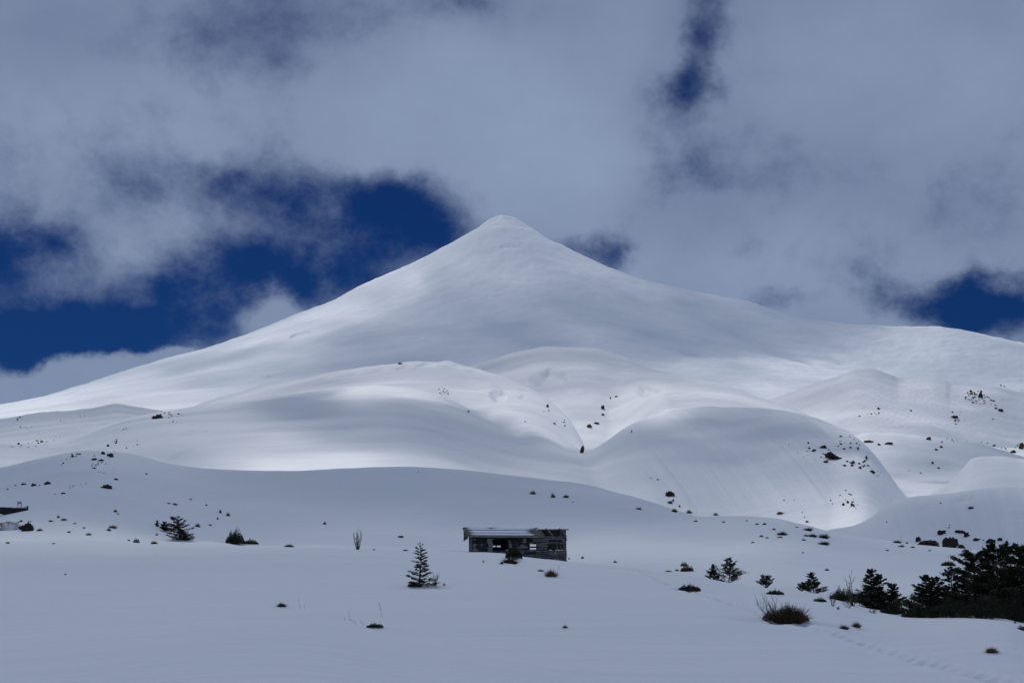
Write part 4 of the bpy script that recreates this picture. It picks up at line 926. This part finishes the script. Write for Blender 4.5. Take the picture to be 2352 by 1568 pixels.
tree(2240, 1415, 1277, 140, 'tall dark evergreen in the middle of the right grove', 50, nb=78, dens=5.6, Y=71, low=0.02, prof='bush', lean=-0.03, updir=0.1, leaf=0.08)
tree(2288, 1415, 1264, 146, 'tallest flat topped dark tree of the right grove', 51, nb=84, dens=6.5, Y=69, low=0.02, prof='bush', gap=0.2, updir=0.08, leaf=0.085)
tree(2343, 1418, 1266, 150, 'dark tree at the right edge of the photo', 52, nb=84, dens=6.5, Y=66, low=0.02, prof='bush', gap=0.2, updir=0.08, leaf=0.085)
tree(2405, 1418, 1285, 110, 'dark tree standing just past the right edge', 53, nb=60, dens=3.5, Y=67, low=0.02, prof='bush', leaf=0.085)
for x, v, w, h, l, Y in ((2110,1418,80,30,'dark undergrowth shrub at the left foot of the right grove',72),(2180,1418,90,44,'dark undergrowth shrub under the bending evergreen',70),(2255,1420,100,60,'dark undergrowth shrub in the middle of the right grove',68),(2330,1425,100,70,'dark undergrowth shrub at the right edge of the grove',65),(2050,1410,60,22,'dark undergrowth shrub between twin topped tree and grove',76)):
    shrub(x, v, w, h, l, mat=M_LEAF, dens=1.3, ymin=40, ymax=Y+3, group='undergrowth of the right grove')
# big brown shrub
shrub(1804, 1426, 108, 38, 'big rusty brown shrub mound in the near snow at right', mat=M_RUST, dens=1.2, skew=-0.15)
tuft(1815, 1426, 96, 40, 'rusty grass growing over the big brown shrub mound', mat=M_RUST)
twig_bush(1786, 1424, 90, 62, 'grey bare branches rising left from the big brown shrub', n=9, spread=0.4, lean=-0.5, depth=2)
tuft(1939, 1445, 25, 11, 'dark tuft left in the near pair of tufts at right', mat=M_RUST); tuft(1967, 1440, 25, 13, 'tan tuft right in the near pair of tufts at right'); tuft(2278, 1498, 32, 13, 'tan grass sprig nearest the bottom right')
shrub(2347, 1447, 24, 12, 'dark shrub at the snow lip on the right edge', mat=M_OLIVE); tuft(2331, 1431, 5, 6, 'tiny sprig on the snow lip near the right edge', mat=M_RUST); tuft(1925, 1399, 7, 7, 'tiny pale sprig below the bare twigs')

# ------------------------------------------------------------------ far left: buried wall, sign, boulder
p = hit(36, 1177, 100, 600); s = p[1]/FP
root = empty('timber_wall', p); tag(root, 'low dark timber wall buried in snow at the left edge', 'wall')
def seg(x0, x1, t0, t1, b0, b1, name, th=0.25):
    mb = MB(); f = lambda x, v, w: [(x-36)*s, w, (1177-v)*s]
    mb.hexa([f(x0, b0, 0), f(x0, b0, th), f(x0, t0, th), f(x0, t0, 0), f(x1, b1, 0), f(x1, b1, th), f(x1, t1, th), f(x1, t1, 0)])
    return mb.build(name, M_TAR, root)
seg(-14, 10, 1163, 1163, 1176, 1182, 'board_panel'); seg(10.2, 33, 1163.5, 1166, 1182, 1182, 'board_panel'); seg(33.4, 58, 1166, 1163.6, 1182, 1180, 'board_panel'); seg(58.2, 64, 1163.6, 1161, 1180, 1178, 'end_post')
mb = MB(); mb.beam([(-14-36)*s, 0.1, 14*s], [(62-36)*s, 0.1, 13*s - 0.1], 0.5, 0.10)
cap = mb.build('snow_cap', SNOW, root)
q = hit(45, 1164.5, p[1] + 1.5, 700); s2 = q[1]/FP
root = empty('sign_board', q); tag(root, 'blank pale sign board on two thin posts above timber wall', 'sign')
for dx in (-3.9, 3.9):
    mb = MB(); mb.box((dx*s2 - .05, -.05, -0.6), (dx*s2 + .05, .05, 9.2*s2)); mb.build('post', M_STEEL, root)
mb = MB(); mb.box((-5*s2, -.10, 7.6*s2), (5*s2, -.052, 13.4*s2)); mb.build('panel', M_SIGN, root)
rock(62, 1219, 31, 20, 'black boulder with ragged top at the left edge', ymin=100, ymax=600, rough=1.0, lev=3, name='boulder')
scatter([(63, 1199, 10, 3), (50, 1197, 6, 3)], 4, (6, 10), 'ragged black rock lying on the boulder at left edge', 'ragged rocks on the left boulder', seed=31, ymin=100, ymax=600)
p = hit(20, 1217, 100, 600); s = p[1]/FP
vv, f = rock_verts(np.random.default_rng(5), 3, 0.25); vv = vv*np.array([34*s, 12*s, 22*s])
o = mesh_np('snow_bank', vv, f, M_DIRT, None, True); o.location = (p[0], p[1] + 8*s, p[2]); tag(o, 'dirt streaked snow bank left of the black boulder', 'snow bank')

# ------------------------------------------------------------------ the ruined cabin
PSI = math.radians(9.0)
Y0 = 115.6
O3 = np.array([(1077-CX)/FP*Y0, Y0, 0.0])
U = np.array([math.cos(PSI), math.sin(PSI), 0]); Wd = np.array([-math.sin(PSI), math.cos(PSI), 0])
DEP = 2.7
def on_plane(x, v, w):
    """local (u, z) where the sight line through (x, v) meets the plane at depth w inside the cabin"""
    r_ = np.array([(x-CX)/FP, 1.0, (H0-v)/FP]); nrm = Wd
    P0 = O3 + Wd*w; t = (P0 @ nrm)/(r_ @ nrm); P = r_*t
    return float((P - O3) @ U), float(P[2])
ZB = 1.35
cabin = empty('ruined_cabin', (O3[0], O3[1], ZB), PSI)
tag(cabin, 'ruined grey plank cabin with half its roof gone, snow on the rest', 'cabin')
def loc(u, w, z): return (u, w, z - ZB)
def fbox(mb, x0, x1, v0, v1, w0, w1, wref=None):
    wref = w0 if wref is None else wref
    ua, za = on_plane(x0, v1, wref); ub, zb = on_plane(x1, v0, wref)
    mb.box(loc(ua, w0, za), loc(ub, w1, zb))
rr = np.random.default_rng(77)
UL, _ = on_plane(1077.5, 1250, 0); UR, _ = on_plane(1301.5, 1275, 0)
_, ZE = on_plane(1150, 1231.5, 0)                     # eaves
_, ZR = on_plane(1150, 1212.5, DEP)                   # high back edge
# front wall: dark sheathing round the openings
mb = MB()
for a in ((1077.5,1132,1230.5,1300),(1132,1167.5,1230.5,1237.5),(1132,1167.5,1262,1300),(1167.5,1217,1230.5,1300),(1217,1231.7,1230.5,1249.2),(1217,1231.7,1261,1300),(1231.7,1257.7,1230.5,1300),(1257.7,1300.5,1230.5,1240)):
    fbox(mb, *a, 0.0, 0.05)
fbox(mb, 1217, 1231.7, 1254, 1257.6, 0.0, 0.05)
mb.build('front_wall', M_TAR, cabin)
mb = MB(); fbox(mb, 1077, 1085, 1232.5, 1300, -0.09, -0.002); mb.build('corner_post', M_PLANK, cabin)
mb = MB(); fbox(mb, 1165.5, 1168.5, 1236, 1262, -0.05, -0.002); fbox(mb, 1131, 1168.5, 1235, 1237.4, -0.06, -0.052); mb.build('door_frame', M_TAR, cabin)
# shingle and plank patches, each nailed on the front
def rows(mb, x0, x1, v0, v1, step, jag, skip=0.0, thick=0.022, base=-0.003, drop=0.0):
    v = v0; k = 0
    while v < v1:
        xa = x0; 
        while xa < x1 - 1:
            xb = min(x1, xa + rr.uniform(14, 34))
            if rr.uniform() > skip:
                ja, jb = rr.uniform(-jag, jag), rr.uniform(-jag, jag)
                fbox(mb, xa + ja + .3, xb + jb - .3, v + rr.uniform(-.25, .25) + drop*(xa-x0), v + step - 0.45 + drop*(xa-x0), base - thick - rr.uniform(0, .012), base)
            xa = xb
        v += step; k += 1
for (x0, x1, vs) in ((1086,1094,(1248,1251.5,1255,1259)),(1086,1100,(1262.5,)),(1104,1108,(1248.3,1251.8)),(1087,1093,(1237,)),(1121,1132,(1236.5,1240,1243.5,1247,1250.5,1254,1257.5,1261,1264.5)),(1118,1124,(1239.5,)),
                     (1201,1210,(1236,1239.5)),(1199,1209,(1243.2,)),(1190,1214,(1254.8,)),(1196,1205,(1251,)),(1169,1175,(1247.5,1251,1254)),(1169,1172,(1240,1243.5)),(1216,1224,(1246,)),(1160,1167,(1261.5,)),(1216,1230,(1262,))):
    sh = MB()
    for v in vs:
        fbox(sh, x0 + rr.uniform(-1.5, 1.5), x1 + rr.uniform(-1.8, 1.8), v, v + 2.9, -0.03 - rr.uniform(0, .012), -0.003)
    sh.build('shingle_patch', M_SHINGLE, cabin)
pl = MB()
rows(pl, 1186, 1302, 1263, 1292, 4.6, 1.0, 0.05)
rows(pl, 1234, 1257, 1246, 1262, 5.4, 1.5, 0.0)
rows(pl, 1221, 1300, 1231, 1244.5, 4.4, 2.0, 0.08)
rows(pl, 1085.5, 1186, 1266, 1292, 4.8, 1.0, 0.3)
fbox(pl, 1256.5, 1301, 1263.6, 1267.6, -0.03, -0.003); fbox(pl, 1256.5, 1301, 1271.4, 1276, -0.034, -0.003)
pl.build('plank_siding', M_PLANK, cabin)
# right end: open studs
for k, (w, wd) in enumerate(((0.06, .07), (1.15, .07), (2.62, .07))):
    mb = MB(); zt = ZE + (ZR-ZE)*w/DEP - 0.05; mb.box(loc(UR-.10, w, ZB), loc(UR-.01, w+wd, zt)); mb.build('stud', M_PLANK, cabin)
for x in (1256, 1279, 1297):
    mb = MB(); fbox(mb, x, x + 2.0, 1240.5, 1290, 0.055, 0.13); mb.build('stud', M_PLANK, cabin)
mb = MB(); ua, za = on_plane(1261, 1247, 1.2); ub, zb = on_plane(1283, 1290, 1.2); mb.beam(loc(ua, 1.2, za), loc(ub, 1.2, zb), .10, .10); mb.build('brace', M_INNER, cabin)
mb = MB(); mb.box(loc(UR-.06, 0.1, ZB), loc(UR-.02, DEP, ZB + 0.55)); mb.box(loc(UR-.005, 0.0, ZE-.35), loc(UR+.02, DEP, ZE-.12)); mb.build('end_boards', M_PLANK, cabin)
# back wall with gaps
mb = MB()
_, zt = on_plane(1150, 1216.5, DEP)
ULb, _ = on_plane(1077.5, 1250, 0)
def bbox_(x0, x1, v0, v1): 
    fbox(mb, x0, x1, v0, v1, DEP, DEP + .05)
for a in ((1077,1131,1216.5,1300),(1131,1150,1216.5,1252.4),(1131,1150,1255.6,1300),(1138.2,1141,1252.4,1255.6),(1150,1212,1216.5,1300),(1212,1236,1216.5,1246),(1212,1236,1264,1300),(1236,1262,1216.5,1300),(1262,1300,1216.5,1262),(1270,1276,1262,1300),(1284,1300,1266,1300),(1262,1300,1275,1300)):
    bbox_(*a)
mb.build('back_wall', M_INNER, cabin)
mb = MB()
for k in range(9): fbox(mb, 1238 + rr.uniform(-2, 2), 1299 + rr.uniform(-1, 1), 1217 + k*4.9, 1221.2 + k*4.9, DEP - .03, DEP - .004)
mb.build('back_planks', M_INNER, cabin)
mb = MB(); mb.box(loc(UL+.50, .055, ZB), loc(UL+.55, DEP-.002, ZE-.05)); mb.build('end_wall', M_TAR, cabin)
# roof: boards rising to the back, on the left three quarters
def roof_pt(u, t, lift=0.0):                           # t 0 at the eaves, 1 at the back edge
    w = -0.22 + (DEP + 0.30)*t; z = ZE + (ZR - ZE)*t + lift
    return np.array(loc(u, w, z))
uL0, _ = on_plane(1073, 1231, -0.2); uR0, _ = on_plane(1249, 1231, -0.2)
mb = MB(); NBD = 8
for k in range(NBD):
    t0, t1 = k/NBD, (k+1)/NBD - 0.012
    a = uL0 + rr.uniform(-.05, .05); b = uR0 + rr.uniform(-.28, .12) - 0.10*(k/NBD)
    l0, l1 = 0.03*(k % 2), 0.03*(k % 2) + 0.012
    mb.hexa([roof_pt(a, t0, l0), roof_pt(a, t1, l1), roof_pt(a, t1, l1+.035), roof_pt(a, t0, l0+.035), roof_pt(b, t0, l0), roof_pt(b, t1, l1), roof_pt(b, t1, l1+.035), roof_pt(b, t0, l0+.035)])
roof = mb.build('roof', M_PLANK, cabin)
def strip(u0, u1, t0, t1):                             # wind-packed snow left between the boards' laps
    n = 46; us = np.linspace(u0, u1, n); ph = rr.uniform(0, 50)
    e = np.minimum(1, np.minimum(us-u0, u1-us)/0.5)
    lo = t0 + 0.018*perlin(us*1.3 + ph, us*0 + .3) + (t1-t0)*0.45*(1-e); hi = t1 + 0.018*perlin(us*1.6 + ph, us*0 + 7.3) - (t1-t0)*0.45*(1-e)
    hgt = 0.07 + 0.035*e
    q = []
    for k in range(n):
        q += [roof_pt(us[k], lo[k], 0.05), roof_pt(us[k], lo[k]*.75+hi[k]*.25, hgt[k]+.012), roof_pt(us[k], lo[k]*.3+hi[k]*.7, hgt[k]+.012), roof_pt(us[k], hi[k], 0.05)]
    f = []
    for k in range(n-1):
        for c in range(3): f.append([4*k+c, 4*k+4+c, 4*k+5+c, 4*k+1+c])
        f.append([4*k+3, 4*k+7, 4*k+4, 4*k])
    f.append([0, 1, 2, 3]); f.append([4*n-1, 4*n-2, 4*n-3, 4*n-4])
    b = MB(); b.add(q, f); return b.build('snow_strip', SNOW, roof, True)
Lr = uR0 - uL0
strip(uL0 + .32, uR0 - .75, 0.06, 0.25); strip(uL0 + .30, uR0 - .95, 0.30, 0.345); strip(uL0 + .28, uR0 - 1.0, 0.37, 0.62); strip(uL0 + .2, uR0 - .8, 0.67, 0.80); strip(uL0 + 2.6, uR0 - .3, 0.83, 0.97); strip(uL0 + .3, uL0 + 2.4, 0.82, 0.96)
mb = MB(); mb.beam(roof_pt(uL0 - .02, 0.0, -0.03), roof_pt(uR0 + .02, 0.0, -0.03), .05, .12); mb.build('eaves_board', M_PALE, cabin)
mb = MB(); mb.beam(roof_pt(uL0 - .03, -0.01, -0.02), roof_pt(uL0 - .03, 1.01, -0.02), .04, .16); mb.build('barge_board', M_PLANK, cabin)
# boarded gable hanging under the left overhang
mb = MB()
_, zg = on_plane(1062.5, 1241.3, DEP)
n = 9
for k in range(n):
    t0, t1 = k/n + .004, (k+1)/n - .004
    A_, B_ = roof_pt(uL0 + .04, t0, -.03), roof_pt(uL0 + .04, t1, -.03)
    zb0 = zg - ZB + 0.10*(1-t0) + rr.uniform(-.04, .04)
    if zb0 > min(A_[2], B_[2]) - .04: zb0 = min(A_[2], B_[2]) - .05
    c = [A_, B_, np.array([B_[0], B_[1], zb0]), np.array([A_[0], A_[1], zb0])]
    mb.hexa(c + [q + np.array([.03, 0, 0]) for q in c])
mb.build('gable_boards', M_TAR, cabin)
# bare timbers over the open right quarter
mb = MB(); ua, za = on_plane(1236, 1216, DEP); ub, zb = on_plane(1303, 1215.5, DEP); mb.beam(loc(ua, DEP-.05, za), loc(ub + .12, DEP-.05, zb), .12, .11); mb.build('top_beam', M_PALE, cabin)
for x in (1253, 1284):
    mb = MB(); fbox(mb, x, x + 3.2, 1212.8, 1219.5, DEP - .16, DEP - .112); mb.build('post_stub', M_PLANK, cabin)
for xa, xb, th in ((1259, 1270, .10), (1290, 1300, .12), (1240, 1251, .09)):
    mb = MB(); ua, za = on_plane(xa, 1217.5, DEP - .2); ub, zb = on_plane(xb, 1231.5, 0.0); mb.beam(loc(ua, DEP - .2, za), loc(ub, -.06, zb + .02), .10, th); mb.build('rafter', M_PLANK, cabin)
mb = MB()
for k in range(5):
    t = 0.1 + k*.2; ub = UR + .02; mb.box(loc(ub - .30 - rr.uniform(0, .15), -.1 + t*DEP, ZE + (ZR-ZE)*t - .02), loc(ub + .06, .08 + t*DEP, ZE + (ZR-ZE)*t + .03))
mb.build('broken_roof_boards', M_PLANK, cabin)
mb = MB(); mb.box(loc(UL+.08, .06, ZB + .05), loc(UR - .12, DEP - .04, ZB + .12)); mb.build('floor', M_INNER, cabin)
mb = MB(); mb.beam(loc(UR - 1.4, -.06, ZB + .28), loc(UR + .02, -.06, ZB + .22), .08, .18); mb.build('sill_beam', M_TAR, cabin)
